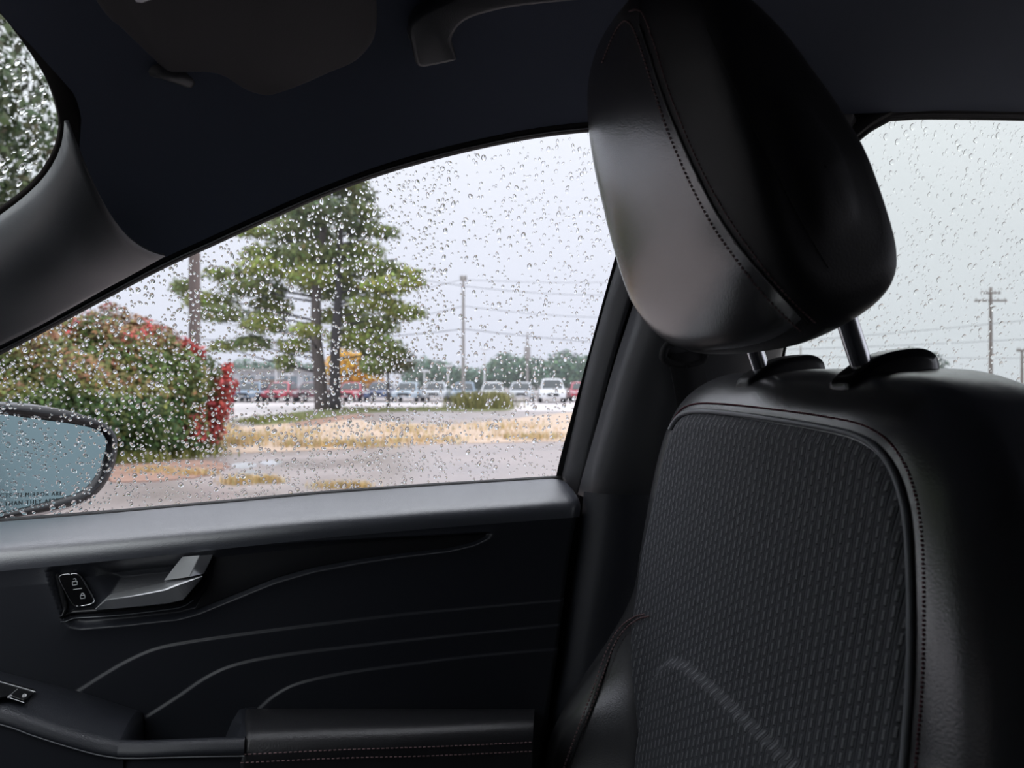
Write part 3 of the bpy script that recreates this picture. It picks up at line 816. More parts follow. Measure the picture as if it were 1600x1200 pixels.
# leather shell
rings = []
NR = len(OUT)
cen = np.array((YC, 0.95))
tn = np.gradient(OUT, axis=0); tn /= np.linalg.norm(tn, axis=1)[:, None]
nr = np.stack([-tn[:, 1], tn[:, 0]], -1)
if np.dot(nr[110], cen - OUT[110]) < 0: nr = -nr
def ring(inset): return OUT + nr * inset
shell = []
for inset, x in ((0.10, 0.505), (0.05, 0.502), (0.02, 0.492), (0.006, 0.475), (0.0, 0.45), (0.0, 0.43), (0.0, 0.415)):
    q = ring(inset); shell.append(np.stack([np.full(NR, x) + 0.10 * (q[:, 1] - 1.22), q[:, 0], q[:, 1]], -1))
for inset in (0.0006, 0.002, 0.004, 0.007, 0.011, 0.016, 0.022, 0.029, 0.037, 0.046, 0.055):
    q = ring(inset); shell.append(np.stack([seat_x(q[:, 0], q[:, 1], False), q[:, 0], q[:, 1]], -1))
last = ring(0.055)
for s in np.linspace(0.03, 0.97, 34):
    q = last * (1 - s) + np.stack([np.full(NR, YC), np.clip(last[:, 1], 0.6, 1.05)], -1) * s
    shell.append(np.stack([seat_x(q[:, 0], q[:, 1], False), q[:, 0], q[:, 1]], -1))
# small dents where the headrest guides press into the top
sh = np.stack(shell)
for gyy in (0.454, 0.581):
    dd = ((sh[..., 0] - 0.40) / 0.030) ** 2 + ((sh[..., 1] - gyy) / 0.030) ** 2
    sh[..., 2] -= 0.004 * np.exp(-dd) * (sh[..., 2] > 1.25)
link('seat_shell', gridmesh(sh), 'seat_vinyl', seat)
# cloth centre panel
yin = [(0.352, 0.60), (0.352, 0.90), (0.354, 1.07), (0.355, 1.128), (0.361, 1.185), (0.370, 1.225), (0.386, 1.251), (0.410, 1.264), (0.45, 1.269)]
yout = [(0.60, 1.2745), (0.65, 1.272), (0.675, 1.262), (0.692, 1.235), (0.706, 1.19), (0.722, 1.14), (0.733, 1.10), (0.728, 1.05), (0.710, 1.00), (0.694, 0.95), (0.69, 0.90), (0.69, 0.60)]
CL = resample(yin + [(0.52, 1.2725)] + yout, 260)
midy = 0.535
rows = []
for s in np.concatenate([[0, 0.004, 0.010, 0.02, 0.04], np.linspace(0.05, 1.0, 170)]):
    tgt = np.stack([np.full(len(CL), midy), np.clip(CL[:, 1], 0.60, 1.02)], -1)
    q = CL * (1 - s) + tgt * s
    puff = 0.0035 * min(1, s / 0.05) - 0.001
    rows.append(np.stack([seat_x(q[:, 0], q[:, 1]) - puff, q[:, 0], q[:, 1]], -1))
cloth = link('cloth_panel', gridmesh(np.stack(rows)), 'dash_fabric', seat)
# piping and red stitching round the cloth
pip = np.stack([seat_x(CL[:, 0], CL[:, 1]) - 0.0015, CL[:, 0], CL[:, 1]], -1)
kp = int(np.argmax((CL[:, 0] > YC) & (CL[:, 1] < 1.250)))
link('piping', mesh(*tube(pip[:kp], 0.0023, 10)), 'piping', seat)
cl_n = np.gradient(CL, axis=0); cl_n /= np.linalg.norm(cl_n, axis=1)[:, None]
co_ = np.stack([cl_n[:, 1], -cl_n[:, 0]], -1)
if np.dot(co_[130], CL[130] - cen) < 0: co_ = -co_
S2 = CL + co_ * 0.0075
st = np.stack([seat_x(S2[:, 0], S2[:, 1], False) - 0.0006, S2[:, 0], S2[:, 1]], -1)
stitches('red_stitching', st[60:kp], 225, 0.0007, 'thread_red', seat, fill=0.62)
# outer bolster seam with twin stitching
BS = [(1010, 958), (995, 962), (975, 976), (958, 1000), (944, 1035), (930, 1075), (915, 1115), (900, 1155), (884, 1200), (866, 1260)]
def on_seat(px, py):
    r = ray(px, py); ds = np.linspace(0.3, 1.1, 900); Pq = CAM + r * ds[:, None]
    sx = seat_x(Pq[:, 1], Pq[:, 2], False)
    ok = (Pq[:, 0] >= sx) & (np.abs(Pq[:, 1] - YC) < 0.26) & (Pq[:, 2] < 1.31)
    k = np.argmax(ok)
    return Pq[k] if ok.any() else None
for dx in (0, 7):
    pts = [on_seat(a + dx, b + (3 if dx else 0)) for a, b in BS]
    pts = [p for p in pts if p is not None]
    if len(pts) > 3:
        pp = np.array(pts) + np.array((-0.0030, -0.0020, 0))
        stitches('bolster_stitching', pp + np.array((-0.001, -0.001, 0)), 58, 0.0010, 'thread_grey', seat)
        if dx == 0:
            link('bolster_seam', mesh(*tube(resample(pp + np.array((0.003, -0.004, 0.0)), 60), 0.0013, 8)), 'vinyl_side', seat)
# seat cushion below
cu = [(-0.16, 0.60), (-0.20, 0.66), (-0.17, 0.71), (-0.05, 0.725), (0.15, 0.70), (0.34, 0.68), (0.40, 0.62), (0.38, 0.50), (0.1, 0.47), (-0.1, 0.50)]
cq = resample(cu, 60, closed=True)
P = []
for t in np.linspace(-1, 1, 31):
    k = (1 - abs(t) ** 6) ** (1 / 3) * 0.35 + 0.65
    c = cq.mean(0); q = c + (cq - c) * k
    bz_ = 0.03 * sstep(np.array(abs(t) - 0.55), 0.3) * (q[:, 1] > 0.6)
    P.append(np.stack([q[:, 0], np.full(60, YC - 0.03 + 0.20 * t), q[:, 1] + bz_], -1))
link('seat_cushion', fixn(gridmesh(np.stack(P), closev=True)), 'seat_vinyl', seat)
box('seat_base', (-0.05, YC - 0.2, 0.37), (0.40, YC + 0.2, 0.52), 'rubber', seat, 0.02)

# ---- headrest
HY = 0.521
HW = 0.119
prof = [(0.345, 1.327), (0.320, 1.326), (0.300, 1.338), (0.282, 1.362), (0.264, 1.400), (0.247, 1.450), (0.233, 1.500), (0.224, 1.545), (0.222, 1.578), (0.230, 1.594), (0.246, 1.598), (0.270, 1.588), (0.300, 1.560), (0.335, 1.510), (0.362, 1.460), (0.383, 1.412), (0.392, 1.380), (0.388, 1.356), (0.372, 1.340)]
NPf = 110
pq = resample(prof, NPf, closed=True)
pc = np.array((0.315, 1.44))
def hr_section(t):
    """profile at lateral position t in -1..1"""
    a = abs(t)
    k = max(0.0, 1 - a ** 5.0) ** (1 / 5.0)
    q = pc + (pq - pc) * (0.42 + 0.58 * k)
    # front face wraps back towards the sides, top corners round down
    fr_ = np.clip((pc[0] - q[:, 0]) / 0.09, 0, 1)
    q[:, 0] += 0.012 * a ** 2.2 * fr_
    tp = np.clip((q[:, 1] - 1.46) / 0.13, 0, 1)
    q[:, 1] -= 0.030 * a ** 2.6 * tp
    bt = np.clip((1.38 - q[:, 1]) / 0.05, 0, 1)
    q[:, 1] += 0.012 * a ** 2.5 * bt
    return q
ts = np.sin(np.linspace(-math.pi / 2, math.pi / 2, 65))
def hw_at(z): return HW * (1 - 0.10 * np.clip((z - 1.45) / 0.14, 0, 1) - 0.05 * np.clip((1.38 - z) / 0.06, 0, 1))
P = []
for t in ts:
    q = hr_section(t)
    P.append(np.stack([q[:, 0], HY + hw_at(q[:, 1]) * t, q[:, 1]], -1))
HP = np.stack(P)
# close the two sides with shrinking rings
caps0, caps1 = [], []
for s in (0.8, 0.6, 0.4, 0.2, 0.02):
    for src, dst, sg in ((HP[0], caps0, -1), (HP[-1], caps1, 1)):
        c = np.array((pc[0], src[:, 1].mean(), pc[1]))
        q = c + (src - c) * s; q[:, 1] += sg * 0.006 * (1 - s * s)
        dst.append(q)
HPc = np.concatenate([np.stack(caps0[::-1]), HP, np.stack(caps1)])
headrest = link('headrest', fixn(gridmesh(HPc, closev=True)), 'vinyl', seat)
# seams: traced on the headrest surface
from mathutils.bvhtree import BVHTree
bmh = bmesh.new(); bmh.from_mesh(headrest.data); BV = BVHTree.FromBMesh(bmh)
def on_hr(px, py):
    r = Vector(ray(px, py)); hit = BV.ray_cast(Vector(CAM), r.normalized())
    return None if hit[0] is None else (np.array(hit[0]), np.array(hit[1]))
def seam(name, pxs, n, r, m, fill=0.6, lift=0.0004):
    pts = []
    for p in resample(np.array(pxs, float), 60):
        h = on_hr(*p)
        if h is None: continue
        nn_ = h[1] if np.dot(h[1], CAM - h[0]) > 0 else -h[1]
        pts.append(h[0] + nn_ * lift)
    if len(pts) < 4: return None
    if n: return stitches(name, pts, n, r, m, headrest, fill)
    return link(name, mesh(*tube(resample(pts, 80), r, 6)), m, headrest)
SEAM1 = [(941, 98), (950, 75), (960, 52), (971, 36), (979, 33), (988, 42), (1000, 72), (1012, 110), (1025, 150), (1040, 195), (1060, 245), (1085, 300), (1115, 355), (1150, 405), (1185, 450), (1222, 490), (1252, 518)]
SEAM2 = [(984, 18), (996, 15), (1006, 24), (1018, 55), (1030, 92), (1045, 140), (1062, 185), (1085, 240), (1112, 295), (1145, 350), (1180, 400), (1215, 445), (1245, 478), (1275, 505)]
SEAMM = [(1000, 40), (1014, 80), (1028, 125), (1045, 172), (1066, 222), (1092, 278), (1122, 335), (1158, 388), (1195, 432), (1232, 472), (1262, 505)]
seam('headrest_stitching', SEAM1, 95, 0.0006, 'thread_grey')
seam('headrest_stitching', SEAM2, 80, 0.0006, 'thread_grey')
seam('headrest_seam', SEAMM, 0, 0.0010, 'vinyl_side')
seam('rear_seam', [(1105, 45), (1140, 120), (1180, 205), (1225, 295), (1262, 365), (1295, 420)], 90, 0.00035, 'vinyl_side')
# the side and back panels, beyond the seam, get their shade from a darker, duller copy of the vinyl
sy_, sz_ = [], []
for p in resample(np.array(SEAMM, float), 40):
    h = on_hr(*p)
    if h is not None: sy_.append(h[0][1]); sz_.append(h[0][2])
o_ = np.argsort(sz_); sy_, sz_ = np.array(sy_)[o_], np.array(sz_)[o_]
headrest.data.materials.append(MATS['vinyl_side'])
for f_ in headrest.data.polygons:
    c = f_.center
    off = float(np.interp(c.z, sz_, sy_)) - HY + (0.9 * max(0.0, float(sz_[0]) + 0.004 - c.z))
    front = c.x < np.interp(c.z, pq[np.argsort(pq[:, 1]), 1], np.full(NPf, pc[0]))
    if (not front and c.y < HY + 0.06) or c.y - HY < off: f_.material_index = 1
# posts and guides
for gyy in (0.454, 0.581):
    pb = np.array((0.402, gyy, 1.288)); pt = np.array((0.372, gyy, 1.365))
    link('headrest_post', mesh(*tube(resample([pb, pt], 12, smooth=False), 0.0078, 24)), 'chrome', headrest)
    # guide: rounded wedge, higher at the back
    g = []
    gw = 0.0125
    for s in np.linspace(-1, 1, 17):
        w_ = gyy + gw * s
        k = (1 - abs(s) ** 4) ** 0.25
        pr_ = np.array([(0.366, 1.270), (0.3645, 1.290), (0.3650, 1.2965), (0.3695, 1.3015), (0.386, 1.312), (0.405, 1.3195), (0.430, 1.3225), (0.443, 1.3185), (0.447, 1.310), (0.447, 1.290)])
        pr_ = pr_ + np.array((0.0065, 0.0050)); c_ = np.array((0.414, 1.2865)); qq = c_ + (pr_ - c_) * (0.82 + 0.18 * k)
        g.append(np.stack([qq[:, 0], np.full(len(qq), w_), qq[:, 1]], -1))
    gm = np.stack(g)
    gm = np.stack([resample(row, 40) for row in gm])
    e0_, e1_ = gm[:1].copy(), gm[-1:].copy()
    for E in (e0_, e1_): E[0] = E[0] * np.array((1, 1, 0)) + np.array((0, 0, 1.276))
    gd = link('post_guide', fixn(gridmesh(np.concatenate([e0_, gm, e1_]))), 'gloss_black' if gyy < 0.5 else 'insert_plastic', seat)
    # collar opening the post slides through
    cc = pb + (pt - pb) * 0.32
    a_ = np.linspace(0, 2 * math.pi, 24)
    link('post_collar', mesh(*tube([cc + np.array((0.0105 * math.cos(a), 0.0095 * math.sin(a), 0.006 * math.cos(a))) for a in a_], 0.0016, 6, cap=False)), 'rubber', gd)

# ---- seat belt on the pillar
sb = empty('seat_belt', (0.45, 0.76, 1.3)); tag(sb, 'black seat belt hanging from its guide on the door pillar', 'seat belt')
gcen = onG(1066, 556, 0.075)
a_ = np.linspace(0, 2 * math.pi, 40)
link('belt_guide', mesh(*tube([gcen + np.array((0.026 * math.cos(a), -0.004, 0.014 * math.sin(a) * (1.3 if math.sin(a) > 0 else 0.8))) for a in a_], 0.005, 8, cap=False)), 'webbing', sb)
sp1 = resample([gcen + np.array((0.0, -0.004, 0.004)), gcen + np.array((0.01, -0.010, -0.06)), gcen + np.array((0.05, -0.012, -0.30)), gcen + np.array((0.10, -0.02, -0.7))], 30)
w_ = np.array((0.021, 0, 0.004))
link('belt_webbing', gridmesh(np.stack([sp1 - w_, sp1 - w_ * 0.98 + (0, -0.0012, 0), sp1 + w_ * 0.98 + (0, -0.0012, 0), sp1 + w_])), 'webbing', sb)

# ================================================================== DOOR MIRROR
MP = np.array((-0.300, 1.045, 1.235))
MN = np.array((0.80, -0.575, 0.10)); MN /= np.linalg.norm(MN)
MO = [(-70, 622), (0, 629), (60, 633), (110, 641), (150, 653), (174, 667), (185, 688), (183, 720), (170, 752), (150, 776), (120, 790), (60, 803), (0, 812), (-70, 819)]
MG = [(-60, 640), (0, 646), (60, 654), (110, 661), (148, 669), (165, 681), (168, 698), (158, 732), (138, 760), (118, 772), (60, 788), (0, 802), (-60, 812)]
mirror = empty('door_mirror', tuple(MP)); tag(mirror, 'black rain-spotted door mirror outside the passenger window', 'door mirror')
mo = resample([onplane(a, b, MP, MN) for a, b in MO], 120, closed=True)
mg = resample([onplane(a, b, MP, MN) for a, b in MG], 120, closed=True)
mc = mo.mean(0)
rings = [mg - MN * 0.010, mg - MN * 0.001, mg * 0.6 + mo * 0.4 + MN * 0.002, mg * 0.15 + mo * 0.85 + MN * 0.001, mo - MN * 0.006, offset2(mo, 0.004, MN) - MN * 0.02, offset2(mo, 0.003, MN) - MN * 0.045]
for s, b in ((0.93, 0.07), (0.78, 0.09), (0.5, 0.102), (0.02, 0.106)):
    rings.append(mc + (mo - mc) * s - MN * b)
P = np.stack(rings)
# the housing must stay outside the side glass
link('housing', fixn(gridmesh(P, closev=True)), 'gloss_black', mirror)
mg_o = link('mirror_pane', slab(mg - MN * 0.006, MN, 0.004, 0.0006, steps=2), 'mirror_glass', mirror, smooth=False)
armp = resample([mo[np.argmin(mo[:, 0] * 0 + mo[:, 1])] * 0 + mc - MN * 0.05 + np.array((0, -0.06, -0.06)), np.array((-0.42, 0.93, 1.13)), np.array((-0.45, 0.88, 1.12))], 12)
link('mount_arm', mesh(*tube(armp, 0.028, 14)), 'gloss_black', mirror)
# etched warning on the glass, two lines
m_r = np.cross(UP, MN); m_r /= np.linalg.norm(m_r)
if np.dot(m_r, RGT) < 0: m_r = -m_r
m_u = np.cross(MN, m_r); 
if m_u[2] < 0: m_u = -m_u
def text_mesh(name, body, right_end, left_ref, size, parent):
    cu_ = bpy.data.curves.new(name, 'FONT'); cu_.body = body; cu_.size = 1.0; cu_.align_x = 'RIGHT'; cu_.extrude = 0.0
    cu_.space_character = 1.25; cu_.space_word = 1.15
    tmp = bpy.data.objects.new('tmp', cu_); COL.objects.link(tmp)
    dg = bpy.context.evaluated_depsgraph_get()
    me_ = bpy.data.meshes.new_from_object(tmp.evaluated_get(dg))
    bpy.data.objects.remove(tmp)
    d = right_end - left_ref; d /= np.linalg.norm(d)
    u = np.cross(MN, d); u = u if u[2] > 0 else -u
    for v in me_.vertices:
        v.co = Vector(right_end + d * v.co.x * size * 0.95 + u * v.co.y * size + MN * 0.0004)
    me_.update()
    return link(name, me_, 'dark_print', parent, smooth=False)
MGp = MP - MN * 0.002
text_mesh('warning_text', 'OBJECTS IN MIRROR ARE', onplane(97, 774, MGp, MN), onplane(0, 778, MGp, MN), 0.0072, mg_o)
text_mesh('warning_text', 'CLOSER THAN THEY APPEAR', onplane(103, 784, MGp, MN), onplane(0, 791, MGp, MN), 0.0072, mg_o)

# ================================================================== RAIN DROPS
def drop_template(seg=10):
    h = 0.62; R = (1 + h * h) / (2 * h)
    am = math.asin(min(1, 1 / R)) if h < 1 else math.pi / 2
    V, F = [], []
    ringsn = [1.0, 0.86, 0.66, 0.38]
    for f in ringsn:
        a = am * f; rr = R * math.sin(a); hh = R * math.cos(a) - (R - h)
        for k in range(seg):
            ph = 2 * math.pi * k / seg
            V.append((rr * math.cos(ph), rr * math.sin(ph), hh))
    V.append((0, 0, h))
    for i in range(len(ringsn) - 1):
        for k in range(seg):
            k2 = (k + 1) % seg
            F.append((i * seg + k, i * seg + k2, (i + 1) * seg + k2)); F.append((i * seg + k, (i + 1) * seg + k2, (i + 1) * seg + k))
    top = len(V) - 1
    for k in range(seg): F.append(((len(ringsn) - 1) * seg + k, (len(ringsn) - 1) * seg + (k + 1) % seg, top))
    b0 = len(V)
    for k in range(seg):
        ph = 2 * math.pi * k / seg; V.append((math.cos(ph), math.sin(ph), 0.0))
    V.append((0, 0, 0)); c = len(V) - 1
    for k in range(seg): F.append((c, b0 + (k + 1) % seg, b0 + k))
    return np.array(V, float), np.array(F)
DT_V, DT_F = drop_template(12)
DROP_MESH = None
def rain(win, poly, P0, e1, e2, n, count, rfun, dens, keep, elong=1.15, gap=0.95, hs=1.0):
    """scatter water beads on the outer face; the largest `keep` are single objects, the rest one part"""
    global DROP_MESH
    uv = np.stack([(poly - P0) @ e1, (poly - P0) @ e2], -1)
    lo, hi = uv.min(0), uv.max(0)
    cand = lo + RNG.random((count * 6, 2)) * (hi - lo)
    W = P0 + cand[:, :1] * e1 + cand[:, 1:] * e2
    rel = W - CAM; dep = rel @ FWD; px = 800 + FPX * (rel @ RGT) / dep; py = 600 - FPX * rel[:, 2] / dep
    vis = (px > -120) & (px < 1720) & (py > -60) & (py < 1260)
    ins = sdf(cand, uv) < -0.001
    pr = np.array([dens(a, b) for a, b in zip(px, py)])
    ok = vis & ins & (RNG.random(len(cand)) < pr)
    cand, px, py = cand[ok], px[ok], py[ok]
    rad = np.array([rfun(a, b) for a, b in zip(px, py)])
    o = np.argsort(-rad)
    cell = 0.004; gridd = {}; sel = []
    for i in o:
        if len(sel) >= count: break
        c = (int(math.floor(cand[i, 0] / cell)), int(math.floor(cand[i, 1] / cell)))
        good = True
        for a in range(-2, 3):
            for b in range(-2, 3):
                for j in gridd.get((c[0] + a, c[1] + b), ()):
                    if (cand[i, 0] - cand[j, 0]) ** 2 + (cand[i, 1] - cand[j, 1]) ** 2 < (gap * (rad[i] + rad[j])) ** 2:
                        good = False; break
                if not good: break
            if not good: break
        if good:
            gridd.setdefault(c, []).append(i); sel.append(i)
    sel = np.array(sel)
    AX = np.stack([e1, e2, n])
    DF = DT_F if np.linalg.det(AX) > 0 else DT_F[:, ::-1]      # faces always wind outwards
    def shape(i):
        r = rad[i]; ph = math.atan2(1, 0)
        th = RNG.normal(0, 0.45); el = elong * (1 + 0.22 * abs(RNG.normal()))
        v = DT_V.copy()
        ang = np.arctan2(v[:, 1], v[:, 0])
        mod = 1 + 0.10 * RNG.normal() * np.cos(ang + RNG.random() * 6.28) + 0.08 * RNG.normal() * np.cos(2 * ang + RNG.random() * 6.28) + 0.05 * RNG.normal() * np.cos(3 * ang + RNG.random() * 6.28)
        v[:, :2] *= mod[:, None]
        v[:, 0] *= 1 / math.sqrt(el); v[:, 1] *= math.sqrt(el)
        c_, s_ = math.cos(th), math.sin(th)
        v = np.stack([v[:, 0] * c_ - v[:, 1] * s_, v[:, 0] * s_ + v[:, 1] * c_, v[:, 2] * hs * (0.85 + 0.35 * RNG.random())], -1)
        return v * r
    allv, allf = [], []
    nv = len(DT_V)
    big = sel[:keep]
    k = 0
    for q, i in enumerate(sel):
        v = shape(i)
        pos = P0 + cand[i, 0] * e1 + cand[i, 1] * e2 + n * 0.0002
        if q < keep:
            if q % 12 == 0:
                vv = v @ AX / rad[i]
                me_ = bpy.data.meshes.new('raindrop'); me_.from_pydata(vv.tolist(), [], DF.tolist()); me_.update()
                me_.materials.append(MATS['rain_water']); me_.shade_smooth(); DROP_MESH = me_
            ob = bpy.data.objects.new('raindrop', DROP_MESH); COL.objects.link(ob)
            ob.parent = win; ob.location = Vector(pos) - win.location; ob.scale = (rad[i],) * 3
        else:
            allv.append(v @ AX + pos); allf.append(DF + k * nv); k += 1
    V = np.concatenate(allv); Fq = np.concatenate(allf)
    me_ = bpy.data.meshes.new('rain_beads')
    me_.vertices.add(len(V)); me_.vertices.foreach_set('co', V.ravel())
    me_.loops.add(len(Fq) * 3); me_.loops.foreach_set('vertex_index', Fq.ravel().astype(np.int32))
    me_.polygons.add(len(Fq)); me_.polygons.foreach_set('loop_start', np.arange(0, len(Fq) * 3, 3, dtype=np.int32)); me_.polygons.foreach_set('loop_total', np.full(len(Fq), 3, dtype=np.int32))
    me_.update(); me_.validate()
    tag(link('rain_beads', me_, 'rain_water', win), kind='stuff')
    return len(sel)
def r_front(px, py):
    f = min(1, max(0, (px - 200) / 650))
    r = math.exp(RNG.normal(math.log(0.00106 + 0.00004 * f), 0.43))
    return min(r, 0.0031)
def d_front(px, py):
    if px < 700: return 1.0
    return 0.55 if py > 560 else 0.45
nd1 = rain(window_1, f_open, GLASS_P + GLASS_N * 0.0042, GLASS_X, GLASS_UP, GLASS_N, 4800, r_front, d_front, 110)
def r_rear(px, py): return min(0.0042, math.exp(RNG.normal(math.log(0.00150), 0.48)))
nd2 = rain(window_2, np.array(r_open), GLASS_P + GLASS_N * 0.0042, GLASS_X, GLASS_UP, GLASS_N, 2100, r_rear, lambda a, b: 0.5 if (b < 640 and a > 1150) else 0.0, 90, elong=1.0, hs=0.55)
w_e1 = np.cross(WN, UP); w_e1 /= np.linalg.norm(w_e1); w_e2 = np.cross(w_e1, WN)
nd3 = rain(window_3, w_pane, WP[0] + WN * 0.0062, w_e1, w_e2, WN, 2600, lambda a, b: min(0.0034, math.exp(RNG.normal(math.log(0.0013), 0.45))), lambda a, b: 1.0 if a > -110 else 0.0, 60, gap=0.80)
print('drops', nd1, nd2, nd3)

# ================================================================== OUTSIDE
def ground_mat():
    m = bpy.data.materials.new('wet_asphalt'); m.use_nodes = True
    nt = m.node_tree; N, L = nt.nodes, nt.links; b = N['Principled BSDF']
    tc = N.new('ShaderNodeTexCoord')
    n1 = N.new('ShaderNodeTexNoise'); n1.inputs['Scale'].default_value = 0.35; n1.inputs['Detail'].default_value = 6
    n2 = N.new('ShaderNodeTexNoise'); n2.inputs['Scale'].default_value = 14; n2.inputs['Detail'].default_value = 4
    L.new(tc.outputs['Object'], n1.inputs['Vector']); L.new(tc.outputs['Object'], n2.inputs['Vector'])
    r = N.new('ShaderNodeValToRGB'); L.new(n1.outputs['Fac'], r.inputs[0])
    r.color_ramp.elements[0].position = 0.35; r.color_ramp.elements[0].color = (0.35, 0.295, 0.282, 1)
    r.color_ramp.elements[1].position = 0.68; r.color_ramp.elements[1].color = (0.50, 0.43, 0.415, 1)
    mx = N.new('ShaderNodeMix'); mx.data_type = 'RGBA'; mx.blend_type = 'MULTIPLY'; mx.inputs['Factor'].default_value = 0.35
    L.new(r.outputs[0], mx.inputs['A']); L.new(n2.outputs['Fac'], mx.inputs['B']); L.new(mx.outputs['Result'], b.inputs['Base Color'])
    rr = N.new('ShaderNodeMapRange'); rr.inputs['From Min'].default_value = 0.35; rr.inputs['From Max'].default_value = 0.7; rr.inputs['To Min'].default_value = 0.22; rr.inputs['To Max'].default_value = 0.6
    L.new(n1.outputs['Fac'], rr.inputs['Value']); L.new(rr.outputs[0], b.inputs['Roughness'])
    MATS['wet_asphalt'] = m
ground_mat()
mat('puddle', (0.55, 0.55, 0.57), 0.08, 0.5)  # pale base colour stands in for the reflected sky
mat('dry_dirt', (0.60, 0.46, 0.355), 0.75, 0.3, var=0.22, vscale=1.6)
mat('road_pale', (0.70, 0.645, 0.64), 0.5, 0.4, var=0.1, vscale=0.8)
mat('leaf_litter', (0.36, 0.225, 0.175), 0.8, 0.3, var=0.3, vscale=5)
mat('turf', (0.17, 0.185, 0.070), 0.8, 0.3, var=0.35, vscale=4)
mat('bark', (0.125, 0.105, 0.100), 0.85, 0.2, var=0.3, vscale=9)
mat('bark_dark', (0.060, 0.055, 0.058), 0.85, 0.2, var=0.3, vscale=9)
mat('pole_wood', (0.20, 0.165, 0.155), 0.85, 0.2, var=0.2, vscale=8)
mat('pole_grey', (0.36, 0.34, 0.33), 0.7, 0.3)
mat('pole_white', (0.78, 0.79, 0.82), 0.5, 0.4)
mat('cable', (0.30, 0.31, 0.34), 0.7, 0.3)
mat('leaf', (0.1, 0.2, 0.05), 0.55, 0.35, attr='leaf_colour')
mat('twig_core', (0.045, 0.060, 0.028), 0.9, 0.1, var=0.3, vscale=4)
mat('tyre', (0.012, 0.012, 0.013), 0.8, 0.2)
mat('car_window', (0.03, 0.04, 0.045), 0.08, 0.5)
mat('lamp_glass', (0.75, 0.77, 0.8), 0.15, 0.5)
mat('tail_red', (0.55, 0.02, 0.03), 0.2, 0.5)
mat('wall_white', (0.62, 0.64, 0.68), 0.7, 0.3)
mat('wall_brown', (0.26, 0.19, 0.15), 0.8, 0.2)
mat('shop_glass', (0.20, 0.26, 0.30), 0.15, 0.5)

# ---- ground and what lies on it
gm = bpy.data.meshes.new('m')
gm.from_pydata([(-900, -300, 0), (900, -300, 0), (900, 1200, 0), (-900, 1200, 0)], [], [(0, 1, 2, 3)]); gm.update()
ground_o = tag(link('ground', gm, 'wet_asphalt', smooth=False), 'wet pinkish grey asphalt of the parking lot', kind='structure')
def dist(py): return FPX * CAM[2] / (py - 600)
def gpt(px, py, z=0.0):
    d = dist(py); p = atd(px, py, d); p[2] = z; return p
def flat(name, pix, z, m, parent=ground_o, jit=0.012, n=160):
    q = resample([gpt(a, b) for a, b in pix], n, closed=True, smooth=True)
    dd = np.linalg.norm(q - CAM, axis=1)
    q[:, :2] += (RNG.normal(size=(n, 2)) * (dd * jit)[:, None]) * 0.6
    c = q.mean(0)
    V = [(p[0], p[1], z) for p in q] + [(p[0], p[1], -0.01) for p in q]
    F = [tuple(range(n))] + [(i, (i + 1) % n, (i + 1) % n + n, i + n) for i in range(n)]
    me = fixn(mesh(V, F))
    return link(name, me, m, parent, smooth=False)
flat('pale_road', [(250, 632), (500, 629), (800, 628.5), (1100, 628.5), (1100, 641), (900, 643), (700, 641), (500, 646), (350, 657), (200, 662)], 0.010, 'road_pale', jit=0.003)
flat('dirt_patch', [(250, 700), (340, 672), (420, 664), (520, 655), (600, 660), (700, 664), (790, 656), (880, 646), (1000, 645), (1150, 650), (1150, 690), (1000, 686), (900, 689), (780, 692), (650, 695), (540, 702), (430, 706), (330, 709)], 0.016, 'dry_dirt', jit=0.004)
flat('grass_strip', [(372, 660), (400, 652), (440, 648), (490, 642), (560, 638.5), (650, 637), (740, 637), (795, 638), (800, 641), (740, 643), (640, 643), (560, 646), (510, 652), (460, 661), (410, 664)], 0.024, 'turf', jit=0.003)
flat('red_soil_patch', [(455, 664), (500, 655), (560, 648), (580, 650), (530, 658), (480, 667)], 0.028, 'leaf_litter', jit=0.004)
flat('litter_patch', [(150, 735), (220, 724), (300, 720), (350, 726), (330, 742), (250, 752), (170, 752)], 0.016, 'leaf_litter', jit=0.006)
for pp_ in ([(362, 727), (380, 723), (400, 725), (398, 730), (375, 733)], [(408, 722), (430, 719), (442, 722), (430, 727), (412, 727)], [(372, 738), (395, 735), (412, 737), (395, 741)]):
    flat('puddle', pp_, 0.006, 'puddle', jit=0.002, n=40)

